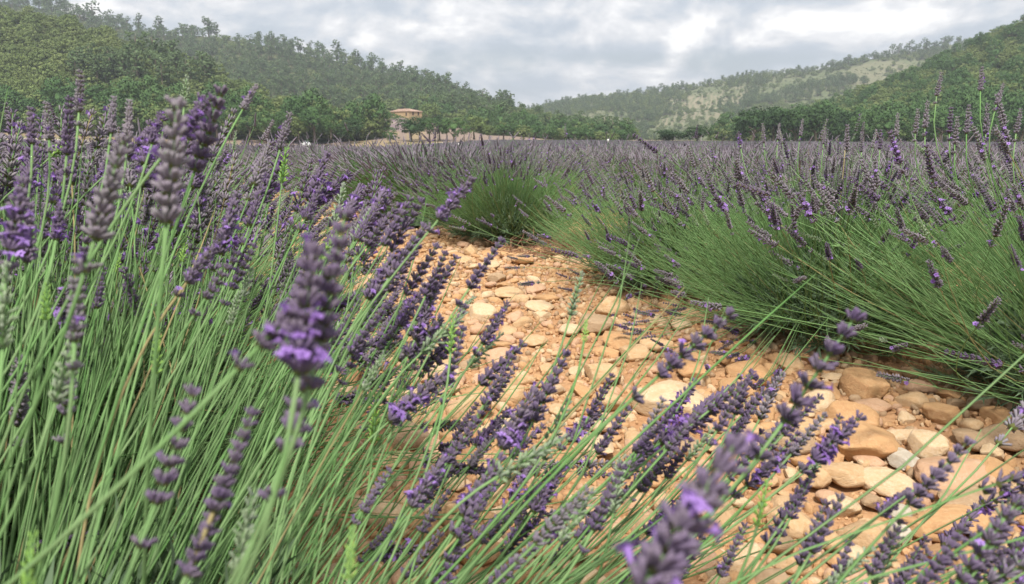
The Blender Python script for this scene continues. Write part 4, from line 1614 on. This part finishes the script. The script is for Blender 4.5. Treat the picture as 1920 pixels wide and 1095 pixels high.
def fringe_right():
    rr = random.Random(64)
    bushes = [o for o in SC.objects if o.get('group') == GR_R]
    poly = [(1010, 500), (1180, 500), (1420, 640), (1500, 730), (1380, 730), (1180, 620), (1060, 560)]
    k = 0
    while k < 46:
        x = rr.uniform(1010, 1500); y = rr.uniform(490, 740)
        if not in_poly(x, y, poly):
            continue
        k += 1
        g = ground_hit_flat(x, y)
        pb = g + (CAM - g) * rr.uniform(.05, .13)
        bush = min(bushes, key=lambda o: (o.location.xy - pb.xy).length)
        o3 = bush.location.copy()
        out = Vector((pb.x - o3.x, pb.y - o3.y, 0)).normalized()
        dd = (out + Vector((rr.gauss(0, .2), rr.gauss(0, .2), rr.uniform(-.25, .55)))).normalized()
        root = Vector((o3.x, o3.y, .12)) + out * .2
        D = (pb - root).length
        c1 = root + (out * .8 + Vector((0, 0, .7))) * D * .35
        c2 = pb - dd * D * .3
        m = MB()
        m.tube([(root * (1 - f) ** 3 + c1 * 3 * f * (1 - f) ** 2 + c2 * 3 * f * f * (1 - f) + pb * f ** 3) - o3 for f in [i / 10 for i in range(11)]], .0012, 4, 0)
        s = link('flower_stalk', m.mesh('placed_stalk', [M['stem']]), bush)
        h = link('flower_spike', SP_HI[rr.choice(HI[rr.choice(('purple', 'purple', 'dull', 'bloom'))])][0], s)
        h.matrix_basis = Matrix.Translation(pb - o3) @ Vector((0, 0, 1)).rotation_difference(dd).to_matrix().to_4x4() @ Matrix.Scale(rr.uniform(.8, 1.05), 4)


def ground_hit_flat(px, py):
    d = px_dir(px, py)
    return CAM + d * (-CAMZ / d.z)


fringe_right()


# ------------------------------------------------------------------ lavender further off
def far_bush_mesh(rr, ns, sides_spike, h=.27, spread=.70, base_r=.36, w=.0070, stemw=.0022, green=.7):
    """whole bush: stems (slot 0) and heads (slot 1), returned as two meshes"""
    ms, mh = MB(), MB()
    st = gen_stalks(rr, 0, 50, ns, h, spread, base_r, 86, .95)
    for mt, si, base, tip in st:
        pts = STEMS[si][2]
        sel = [mt @ pts[i] for i in (0, 4, 9)]
        if sides_spike:
            ms.tube(sel, stemw, 3, 0, False)
        else:
            a = Vector((rr.uniform(-1, 1), rr.uniform(-1, 1), 0)).normalized() * stemw
            ms.add([sel[0] - a, sel[0] + a, sel[1] + a, sel[1] - a, sel[2] + a, sel[2] - a], [(0, 1, 2, 3), (3, 2, 4, 5)])
        e = mt @ END[si]
        p0 = e @ Vector((0, 0, -.004)); p1 = e @ Vector((0, 0, .075 / max(.6, mt.to_scale()[0]) * rr.uniform(.8, 1.2)))
        if sides_spike:
            k = sides_spike
            q = [p0.lerp(p1, i / k) for i in range(k + 1)]
            rads = [w * (.55 if i % 2 == 0 else 1.0) * (1 - .45 * i / k) for i in range(k + 1)]
            rads[-1] = .001
            mh.tube(q, rads, 4, 0, False)
        else:
            mh.tube([p0, p0.lerp(p1, .4), p1], [w * .6, w, w * .2], 3, 0, False)
    return ms, mh


rf = random.Random(8)
MIDB = []
for i in range(3):
    ms, mh = far_bush_mesh(rf, 800, 7)
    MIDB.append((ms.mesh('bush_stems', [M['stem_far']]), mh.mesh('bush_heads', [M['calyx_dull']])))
FARB = []
for i in range(4):
    ms, mh = far_bush_mesh(rf, 420, 0, w=.016, stemw=.005, base_r=.4)
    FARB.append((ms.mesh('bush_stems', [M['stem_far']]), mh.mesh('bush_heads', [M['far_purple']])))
TINYB = []
for i in range(4):
    ms, mh = far_bush_mesh(rf, 110, 0, w=.038, stemw=.014, base_r=.5, h=.28, spread=.78)
    ms.v += mh.v
    o = ms.n
    ms.f += [tuple(k + o for k in f) for f in mh.f]; ms.m += [1] * len(mh.f)
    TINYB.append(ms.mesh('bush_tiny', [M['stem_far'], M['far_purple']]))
source('bush', TINYB)
# a leaf mound shared by the bushes of the middle distance
lm = MB()
for _ in range(260):
    az = rf.uniform(0, 6.28); le = rf.uniform(0, 1.5); r = .38 * math.sin(le); z = .04 + .22 * math.cos(le)
    p = Vector((r * math.cos(az), r * math.sin(az), z))
    d = Vector((math.cos(az) * math.sin(le), math.sin(az) * math.sin(le), math.cos(le) + .3)).normalized()
    t = d.orthogonal().normalized() * .009
    lm.add([p - t, p + d * .08 - t * .5, p + d * .12, p + t], [(0, 1, 2, 3)])
for j in range(1):
    k = 10
    vs = [(.34 * math.sin(a) * math.cos(b), .34 * math.sin(a) * math.sin(b), .22 * math.cos(a) + .02) for a in (.01, .5, 1.0, 1.57) for b in [6.283 * i / k for i in range(k)]]
    lm.add(vs, [(a * k + i, (a + 1) * k + i, (a + 1) * k + (i + 1) % k, a * k + (i + 1) % k) for a in range(3) for i in range(k)])
LEAFM = lm.mesh('bush_leaves', [M['leaf']])

ORD = ['first', 'second', 'third', 'fourth', 'fifth', 'sixth', 'seventh', 'eighth', 'ninth', 'tenth', 'eleventh', 'twelfth', 'thirteenth', 'fourteenth', 'fifteenth', 'sixteenth', 'seventeenth', 'eighteenth', 'nineteenth', 'twentieth']
ORD += ['twenty-' + w for w in ORD[:9]] + ['thirtieth'] + ['thirty-' + w for w in ORD[:9]] + ['fortieth']


def backdrop_of(px):
    for lim, s in ((120, 'the far left wood edge'), (330, 'the left wood'), (520, 'the wood by the car'), (610, 'the white car'), (700, 'the pink field'), (800, 'the farmhouse'), (900, 'the roadside trees'),
                   (1010, 'the ball shaped tree'), (1160, 'the wooded hill tip'), (1230, 'the wheat strip'), (1340, 'the two round oaks'), (1580, 'the dark grove'), (1750, 'the right hill foot')):
        if px < lim:
            return s
    return 'the right edge hill'


def field():
    rr = random.Random(55)
    plants = []
    for k in range(-60, 110):
        n = ROW0 + k * ROWS if k > 1 else (ROW0 if k == 0 else ROW0 + k * ROWS)
        if k == 1:
            n = 2.44
        t = -10 + rr.uniform(0, 1)
        while t < 260:
            t += rr.uniform(.88, 1.08)
            x, y = xy(n + rr.gauss(0, .06), t)
            if y < .3 or y > 232:
                continue
            px = 960 + F * 1.02 * x / y
            if px < -500 or px > 2350 or (px > 2150 and y < 30) or (px < -150 and y > 30):
                continue
            if y > field_edge(px):
                continue
            if k == 1 and t < 5.5:
                continue
            if k == 0 and t < 4.1:
                continue
            if y < 2.4 and x < 0:
                continue
            plants.append((y, x, k, t))
    plants.sort()
    grp = 'lavender bushes of the rows behind'
    seen = [p for p in plants if -60 < 960 + F * 1.02 * p[1] / p[0] < 1980 or p[0] < 9]
    other = [p for p in plants if not (-60 < 960 + F * 1.02 * p[1] / p[0] < 1980 or p[0] < 9)]
    near, rest = seen[:290], seen[290:] + other
    cnt = {}
    near.sort(key=lambda p: (p[2], p[3]))
    used = {}
    for y, x, k, t in near:
        z = ground_z(x, y) + (relief(x, y) if y < 14 else 0)
        px = 960 + F * 1.02 * x / y
        cnt[k] = cnt.get(k, 0) + 1
        c = cnt[k]
        rowname = {0: 'the near row', 1: 'the opposite row'}.get(k, None)
        size = rr.uniform(.9, 1.12)
        tone = rr.choice(('grey purple', 'dusky purple', 'purple grey', 'dull violet'))
        wo = 'tall' if size > 1.05 else 'low' if size < .95 else 'rounded'
        if rowname is None:
            rowname = 'the %s row back' % ORD[k - 1] if 0 < k - 1 < 20 else ('the %s left row' % ORD[-k - 1] if -20 < k < 0 else 'a far row')
        lab = '%s %s bush, %s along %s, below %s' % (wo, tone, ORD[min(c - 1, 39)], rowname, backdrop_of(px))
        used[lab] = used.get(lab, 0) + 1
        o = thing('lavender_bush', lab, 'lavender', (x, y, z), grp, rr.uniform(0, 6.28), None)
        o.scale = (size * rr.uniform(.95, 1.1),) * 2 + (size,)
        if y < 13:
            ms, mh = MIDB[rr.randrange(3)]
            a = link('stems', ms, o); a['kind'] = 'stuff'
            b = link('flower_spikes', mh, o); b['kind'] = 'stuff'
            c_ = link('leaves', LEAFM, o); c_['kind'] = 'stuff'
        else:
            ms, mh = FARB[rr.randrange(4)]
            a = link('stems', ms, o); a['kind'] = 'stuff'
            b = link('flower_spikes', mh, o); b['kind'] = 'stuff'
    pts = []; rots = []; scl = []; idx = []
    for y, x, k, t in rest:
        pts.append((x, y, ground_z(x, y))); rots.append((0, 0, rr.uniform(0, 6.28))); s = rr.uniform(.9, 1.12)
        scl.append((s * 1.15, s * 1.15, s)); idx.append(rr.randrange(4))
    scatter('lavender_field', 'bush', pts, rots, scl, idx)
    print('bushes', len(near), len(rest))


field()


# ------------------------------------------------------------------ stones
def stone_variants():
    out = []
    rr = random.Random(4)
    base = bpy.data.meshes.new('tmp')
    import bmesh
    for i in range(14):
        bm = bmesh.new()
        bmesh.ops.create_icosphere(bm, subdivisions=4 if i < 10 else 3, radius=1)
        sd = rr.uniform(0, 100)
        planes = []
        for k in range(rr.choice((4, 6, 8, 10))):
            d = Vector((rr.gauss(0, 1), rr.gauss(0, 1), rr.gauss(0, .8))).normalized()
            planes.append((d, rr.uniform(.58, .86)))
        for v in bm.verts:
            p = v.co.copy()
            r = 1 + .26 * noise.noise(p * .9 + Vector((sd, 0, 0))) + .11 * noise.noise(p * 2.3 + Vector((0, sd, 0))) + .03 * noise.noise(p * 5 + Vector((0, sd, 5)))
            q = p * r
            for d, h in planes:
                e = q.dot(d) - h
                if e > 0:
                    q -= d * e * .93
            q += p * .012 * noise.noise(p * 7 + Vector((sd, 3, 0)))
            v.co = q
        bmesh.ops.recalc_face_normals(bm, faces=bm.faces)
        mn = [min(v.co[a] for v in bm.verts) for a in range(3)]; mx = [max(v.co[a] for v in bm.verts) for a in range(3)]
        for v in bm.verts:
            v.co = Vector([(v.co[a] - (mn[a] + mx[a]) / 2) / ((mx[a] - mn[a]) / 2) for a in range(3)])
        me = bpy.data.meshes.new('stone')
        bm.to_mesh(me); bm.free()
        me.materials.append(M['stone_tan'])
        me.polygons.foreach_set('use_smooth', [True] * len(me.polygons))
        out.append(me)
    return out


STONES = stone_variants()
SHAPES = ['round', 'oval', 'blunt', 'angular', 'smooth', 'chipped', 'lumpy', 'wedge shaped', 'egg shaped', 'faceted', 'knobbly', 'squarish', 'rounded', 'rough']
# low and mid detail coloured copies for the masses
low = []
import bmesh as _bm
for kk, knd in enumerate(STONE_KINDS[:5]):
    for j in range(3):
        bm = _bm.new(); _bm.ops.create_icosphere(bm, subdivisions=2, radius=1)
        sd = kk * 7 + j * 3.1
        for v in bm.verts:
            v.co = v.co * (1 + .30 * noise.noise(v.co * 1.3 + Vector((sd, 0, 0))))
            v.co.z *= .9
        me = bpy.data.meshes.new('pebble'); bm.to_mesh(me); bm.free()
        me.materials.append(M['stone_' + knd]); me.polygons.foreach_set('use_smooth', [True] * len(me.polygons))
        low.append(me)
for j in range(4):
    bm = _bm.new(); _bm.ops.create_icosphere(bm, subdivisions=1, radius=1)
    for v in bm.verts:
        v.co = v.co * (1 + .5 * noise.noise(v.co * 2 + Vector((j * 5, 0, 0))))
    me = bpy.data.meshes.new('clod'); bm.to_mesh(me); bm.free()
    me.materials.append(M['clod'])
    low.append(me)
source('pebble', low)      # 0-14 pebbles, 15-18 clods


def ground_hit(px, py, lift=0.):
    d = px_dir(px, py)
    t = (lift - CAMZ) / d.z
    for _ in range(3):
        p = CAM + d * t
        z = ground_z(p.x, p.y) + relief(p.x, p.y) + lift
        t = (z - CAMZ) / d.z
    return CAM + d * t


def stones():
    rr = random.Random(21)
    placed = []     # x, y, r
    GRP = 'cobbles lying between the two near rows'
    col_word = {'tan': 'tan', 'pale': 'pale cream', 'orange': 'orange', 'pink': 'pinkish', 'brown': 'brown', 'grey': 'greyish white'}

    def put(x, y, rx, ry, rz, rot, knd, shp, lab, tilt=0., sink=.35, grp=GRP):
        z = ground_z(x, y) + relief(x, y)
        o = thing('stone', lab, 'stone', (x, y, z + rz * (1 - sink)), grp)
        o.data_ = None
        return o

    def stone(x, y, rx, ry, rz, rot, knd, shp, lab, tilt=(0, 0), sink=.35):
        z = ground_z(x, y) + relief(x, y)
        o = bpy.data.objects.new('stone', STONES[shp]); COL.objects.link(o)
        o.material_slots[0].link = 'OBJECT'; o.material_slots[0].material = M['stone_' + knd]
        o.location = (x, y, z + rz * (1 - 2 * sink) + .004)
        o.scale = (rx, ry, rz)
        o.rotation_euler = (tilt[0], tilt[1], rot)
        o['label'] = lab; o['category'] = 'stone'; o['group'] = GRP
        placed.append((x, y, max(rx, ry) * .92))
        return o
    # stones one can pick out in the photograph: column, row, width, height in picture pixels, kind, shape, turn, label
    S = [(1255, 762, 132, 80, 'pale', 9, .2, 'biggest pale cream boulder beside the middle of the path'),
         (1632, 838, 92, 84, 'orange', 8, 1.2, 'tall orange tan cobble shaped like a pear'),
         (1588, 892, 92, 40, 'tan', 7, .1, 'flat tan wedge stone below the pear shaped cobble'),
         (1667, 908, 86, 40, 'pale', 1, 0., 'smooth pale oval cobble left of the big pink slab'),
         (1832, 952, 108, 50, 'brown', 1, -.1, 'brown grey oval cobble above the long tan loaf stone'),
         (1806, 990, 138, 48, 'orange', 4, -.05, 'long tan loaf shaped stone at the lower right'),
         (1790, 902, 124, 66, 'pink', 3, .3, 'big pinkish slab with a chipped corner'),
         (1862, 872, 60, 96, 'orange', 8, .55, 'long orange stone lying slanted near the right edge'),
         (1742, 838, 56, 52, 'pale', 0, 0., 'round pale cobble with white top under the leafy bush'),
         (1702, 862, 54, 34, 'grey', 5, .2, 'small buff cobble between pear stone and slab'),
         (1584, 952, 46, 52, 'pale', 8, 1.5, 'little upright pointed pale stone below the wedge'),
         (1528, 906, 56, 44, 'tan', 1, -.5, 'tan cobble left of the flat wedge stone'),
         (1688, 965, 40, 28, 'grey', 12, 0., 'greyish white round pebble crossed by a flower stem'),
         (1686, 1004, 36, 34, 'grey', 0, 0., 'pale grey egg pebble beside the flat shard'),
         (1742, 1008, 92, 26, 'orange', 7, -.45, 'thin flat orange shard lying slanted'),
         (1900, 915, 46, 30, 'tan', 1, .6, 'small tan cobble at the right end of the slanted stone'),
         (1480, 832, 96, 46, 'brown', 7, .1, 'brownish flat stone half covered by flower heads'),
         (1500, 800, 74, 36, 'tan', 1, 0., 'tan cobble under the edge of the fanning stems'),
         (1562, 800, 60, 26, 'tan', 11, 0., 'narrow blocky stone left of the pear cobble'),
         (1600, 788, 80, 50, 'orange', 0, 0., 'shaded orange cobble tucked behind the pear cobble'),
         (1620, 722, 70, 60, 'orange', 0, .4, 'round orange cobble deep under the green stems'),
         (1410, 702, 76, 40, 'orange', 10, .1, 'orange cobble right of the violet heads by the path'),
         (1302, 694, 66, 34, 'orange', 6, 0., 'lumpy orange cobble above the big pale boulder'),
         (1160, 640, 62, 36, 'orange', 1, 0., 'brown orange cobble in the middle of the pebble drift'),
         (1118, 608, 64, 44, 'brown', 0, .2, 'large brown round stone on the right of the path'),
         (1192, 662, 60, 32, 'tan', 7, -.4, 'tan slanting stone near the brown round one'),
         (1230, 650, 60, 30, 'tan', 11, 0., 'squarish tan stone right of the slanting one'),
         (1068, 620, 44, 26, 'pale', 12, 0., 'pale pebble left of the large brown round stone'),
         (1086, 700, 40, 22, 'pale', 1, 0., 'small cream pebble left of the brown orange cobble'),
         (905, 588, 52, 42, 'pale', 0, .1, 'rounded cream cobble at the left side of the path'),
         (1004, 640, 48, 24, 'tan', 1, 0., 'flat tan pebble halfway along the path'),
         (955, 552, 60, 26, 'tan', 4, .2, 'smooth tan pebble in the upper path'),
         (1012, 576, 56, 20, 'pale', 1, 0., 'pale flat pebble in the upper path'),
         (980, 490, 44, 22, 'orange', 6, 0., 'orange cobble at the foot of the middle bush'),
         (870, 488, 40, 18, 'tan', 1, 0., 'tan cobble at the left foot of the middle bush'),
         (925, 478, 44, 18, 'orange', 1, 0., 'second orange cobble at the foot of the middle bush'),
         (1124, 800, 50, 30, 'pale', 11, 0., 'cream block stone left of the big pale boulder'),
         (1048, 772, 44, 24, 'tan', 12, 0., 'tan pebble among the violet heads left of the boulder'),
         (1560, 940, 44, 30, 'pink', 13, .2, 'pinkish chip left of the upright pointed stone'),
         (1632, 870, 50, 30, 'pink', 13, -.2, 'pinkish chips right under the pear cobble'),
         (765, 680, 60, 60, 'pink', 3, .8, 'slanted pink slab seen through the front stems'),
         (1890, 830, 60, 40, 'brown', 10, 0., 'shaded brown cobble under the right bush'),
         (1830, 828, 60, 40, 'brown', 6, .2, 'dark brown cobble under the right bush base'),
         (1905, 1060, 70, 60, 'tan', 0, 0., 'tan cobble in the lower right corner'),
         (1600, 1040, 44, 26, 'pale', 12, 0., 'pale pebble low in the loose soil at the right'),
         (1545, 1015, 60, 44, 'tan', 13, .3, 'rough tan lump in the loose soil at the right'),
         (1490, 985, 80, 50, 'tan', 5, .1, 'chipped tan stone sunk in the loose soil'),
         (1790, 1050, 90, 36, 'orange', 7, .1, 'orange wedge stone behind the lowest violet heads')]
    for px, py, w, h, knd, shp, rot, lab in S:
        g = ground_hit(px, py + h * .30)
        dist = (g - CAM).length
        rx = w * dist / F / 2
        dep = math.asin((CAMZ) / dist)
        vis = h * dist / F / 2
        # seen height mixes the stone's depth and its height
        rz = max(.30 * rx, min(vis * .80, rx * .8))
        ry = max(.55 * rx, min(vis / math.sin(dep) * .75, rx * 1.1))
        if w < h:
            ry = rx * 1.3
        stone(g.x, g.y + ry * .2, rx, ry, rz, rot, knd, shp, lab, (rr.uniform(-.1, .1), rr.uniform(-.1, .1)), .22)
    # loose cobbles, largest first; those that show largest stay single things
    cand = []
    sizes = [(.074, 50), (.055, 220), (.041, 700), (.030, 2200), (.020, 6500)]
    cell = {}

    def key(x, y):
        return int(x / .2), int(y / .2)
    for p in placed:
        cell.setdefault(key(p[0], p[1]), []).append(p)

    def free(x, y, r):
        a, b = key(x, y)
        for i in (-1, 0, 1):
            for j in (-1, 0, 1):
                for q in cell.get((a + i, b + j), ()):
                    if (q[0] - x) ** 2 + (q[1] - y) ** 2 < (q[2] + r) ** 2 * .80:
                        return False
        return True
    for r0, cnt in sizes:
        for _ in range(int(cnt * 2.2)):
            n = rr.uniform(.1, 2.75); t = -1.2 + 13 * rr.random() ** 1.25
            x, y = xy(n, t)
            if rr.random() < .12:
                x, y = rr.uniform(-3, 1), rr.uniform(.4, 5)
            if y < .25:
                continue
            bare = noise.noise((x * 1.5, y * 1.5, 20)) + .5 * noise.noise((x * 4, y * 4, 3))
            if bare > .2 and rr.random() < .86:
                continue
            r = r0 * rr.uniform(.75, 1.2) * (1.0 if y < 5 else 1.15)
            if free(x, y, r * .95):
                q = (x, y, r)
                cell.setdefault(key(x, y), []).append(q)
                a = to_px((x, y, 0))
                if not a:
                    continue
                vis = -40 < a[0] < 1960 and a[1] < 1180
                cand.append((r / a[2] * (1 if vis else .01) * (1 if a[0] > 600 else .5), x, y, r, a))
    cand.sort(reverse=True)
    K = ['tan'] * 12 + ['pale'] * 6 + ['orange'] * 10 + ['pink'] * 5 + ['brown'] * 2
    used = set()
    marks = [((1255, 762), 'the biggest cream boulder'), ((1632, 838), 'the pear shaped cobble'), ((1806, 990), 'the long loaf stone'), ((1790, 902), 'the big pinkish slab'), ((1118, 608), 'the large brown round stone'), ((905, 588), 'the left cream cobble'),
             ((950, 480), 'the middle bush foot'), ((1410, 702), 'the orange cobble by the stems'), ((1050, 490), 'the dead twigs'), ((720, 430), 'the far gap in the rows'), ((1490, 985), 'the chipped tan stone'), ((1500, 830), 'the brownish flat stone'), ((765, 680), 'the slanted pink slab')]
    pts = []; rots = []; scl = []; idx = []
    nsingle = 0
    for sc, x, y, r, a in cand:
        knd = rr.choice(K)
        rx, ry = r * rr.uniform(.9, 1.15), r * rr.uniform(.62, .95)
        rz = r * rr.uniform(.38, .68)
        rot = rr.uniform(0, 6.28)
        if nsingle < 300 - len(S) and sc > 1e-3:
            shp = rr.randrange(14)
            mk = min(marks, key=lambda q: math.hypot(q[0][0] - a[0], (q[0][1] - a[1]) * 1.5))
            dx, dy = a[0] - mk[0][0], a[1] - mk[0][1]
            where = ('right of' if dx > 0 else 'left of') if abs(dx) > abs(dy) * 1.2 else ('in front of' if dy > 0 else 'behind')
            dd = math.hypot(dx, dy)
            howfar = 'close ' if dd < 70 else '' if dd < 150 else 'well '
            wpx = 2 * r * F / a[2]
            size = 'large' if wpx > 62 else 'medium' if wpx > 44 else 'small'
            for shp in [shp] + list(range(14)):
                lab = '%s %s %s stone %s%s %s' % (size, SHAPES[shp], col_word[knd], howfar, where, mk[1])
                if lab not in used:
                    break
            used.add(lab)
            stone(x, y, rx, ry, rz, rot, knd, shp, lab, (rr.uniform(-.25, .25), rr.uniform(-.25, .25)), rr.uniform(.22, .45))
            nsingle += 1
        else:
            z = ground_z(x, y) + relief(x, y)
            pts.append((x, y, z + rz * rr.uniform(.15, .7))); rots.append((rr.uniform(-.3, .3), rr.uniform(-.3, .3), rot)); scl.append((rx, ry, rz))
            idx.append(min(4, ['tan', 'pale', 'orange', 'pink', 'brown', 'grey'].index(knd)) * 3 + rr.randrange(3))
    # gravel and clods between
    for _ in range(60000):
        n = rr.uniform(-.4, 2.9); t = -1.3 + 10 * rr.random() ** 1.5
        x, y = xy(n, t)
        if rr.random() < .15:
            x, y = rr.uniform(-3, 1), rr.uniform(.4, 5)
        if y < .25:
            continue
        clod = rr.random() < .62
        r = (.0035 + .009 * rr.random() ** 2) if clod else (.006 + .012 * rr.random() ** 2)
        z = ground_z(x, y) + relief(x, y)
        pts.append((x, y, z + r * .35)); rots.append((rr.uniform(0, 6), rr.uniform(0, 6), rr.uniform(0, 6))); scl.append((r * rr.uniform(.8, 1.3), r, r * rr.uniform(.6, .9)))
        idx.append(rr.randrange(15, 19) if clod else rr.randrange(15))
    scatter('gravel', 'pebble', pts, rots, scl, idx)
    print('stones', nsingle + len(S), len(pts))


stones()


# ------------------------------------------------------------------ dead twigs and straw
def twigs():
    rr = random.Random(12)
    m = MB()
    c = ground_hit(1060, 492)
    for _ in range(230):
        a = rr.uniform(0, 6.28); q = rr.uniform(0, .34)
        p = c + Vector((q * math.cos(a) * 1.3, .18 + q * math.sin(a) * .6, rr.uniform(.0, .10)))
        d = Vector((rr.gauss(0, 1), rr.gauss(0, .6), rr.uniform(-.1, .5))).normalized()
        b = Vector((rr.gauss(0, 1), rr.gauss(0, .6), rr.gauss(0, .5))).normalized()
        L = rr.uniform(.06, .2)
        m.tube([p, p + d * L * .5, p + d * L * .8 + b * L * .35], [.0028, .002, .001], 4, 0, False)
    o = link('dead_twigs', m.mesh('dead_twigs', [M['twig']])); o['kind'] = 'stuff'
    m = MB()
    c = Vector(xy(2.25, 3.0) + (0,))
    for _ in range(110):
        a = rr.uniform(0, 6.28); q = rr.uniform(0, .34)
        p = c + Vector((q * math.cos(a), q * math.sin(a), rr.uniform(.02, .2)))
        az = rr.uniform(0, 6.28); le = rr.uniform(.1, 1.2)
        d = Vector((math.cos(az) * math.sin(le), math.sin(az) * math.sin(le), math.cos(le)))
        L = rr.uniform(.15, .42)
        m.tube([p, p + d * L * .5, p + d * L + Vector((0, 0, -.04))], [.0014, .0012, .0007], 3, 0, False)
    o = link('dry_straw', m.mesh('dry_straw', [M['straw']])); o['kind'] = 'stuff'


twigs()


# ------------------------------------------------------------------ air
def haze():
    m = MB()
    m.box(-1500, 1500, -60, 1750, -14, 140)
    mt = bpy.data.materials.new('haze')
    mt.use_nodes = True
    t = NT(mt.node_tree); t.n.clear()
    v = t.new('ShaderNodeVolumePrincipled')
    v.inputs['Color'].default_value = (.80, .86, .93, 1)
    v.inputs['Density'].default_value = .00036
    v.inputs['Anisotropy'].default_value = .2
    out = t.new('ShaderNodeOutputMaterial')
    t.l.new(v.outputs[0], out.inputs['Volume'])
    o = link('haze', m.mesh('haze', [mt], False))
    o['kind'] = 'stuff'


HAZE = True
if HAZE:
    haze()
SC.cycles.volume_bounces = 0
SC.cycles.max_bounces = 5
SC.cycles.diffuse_bounces = 3
SC.cycles.glossy_bounces = 2
SC.cycles.transmission_bounces = 2
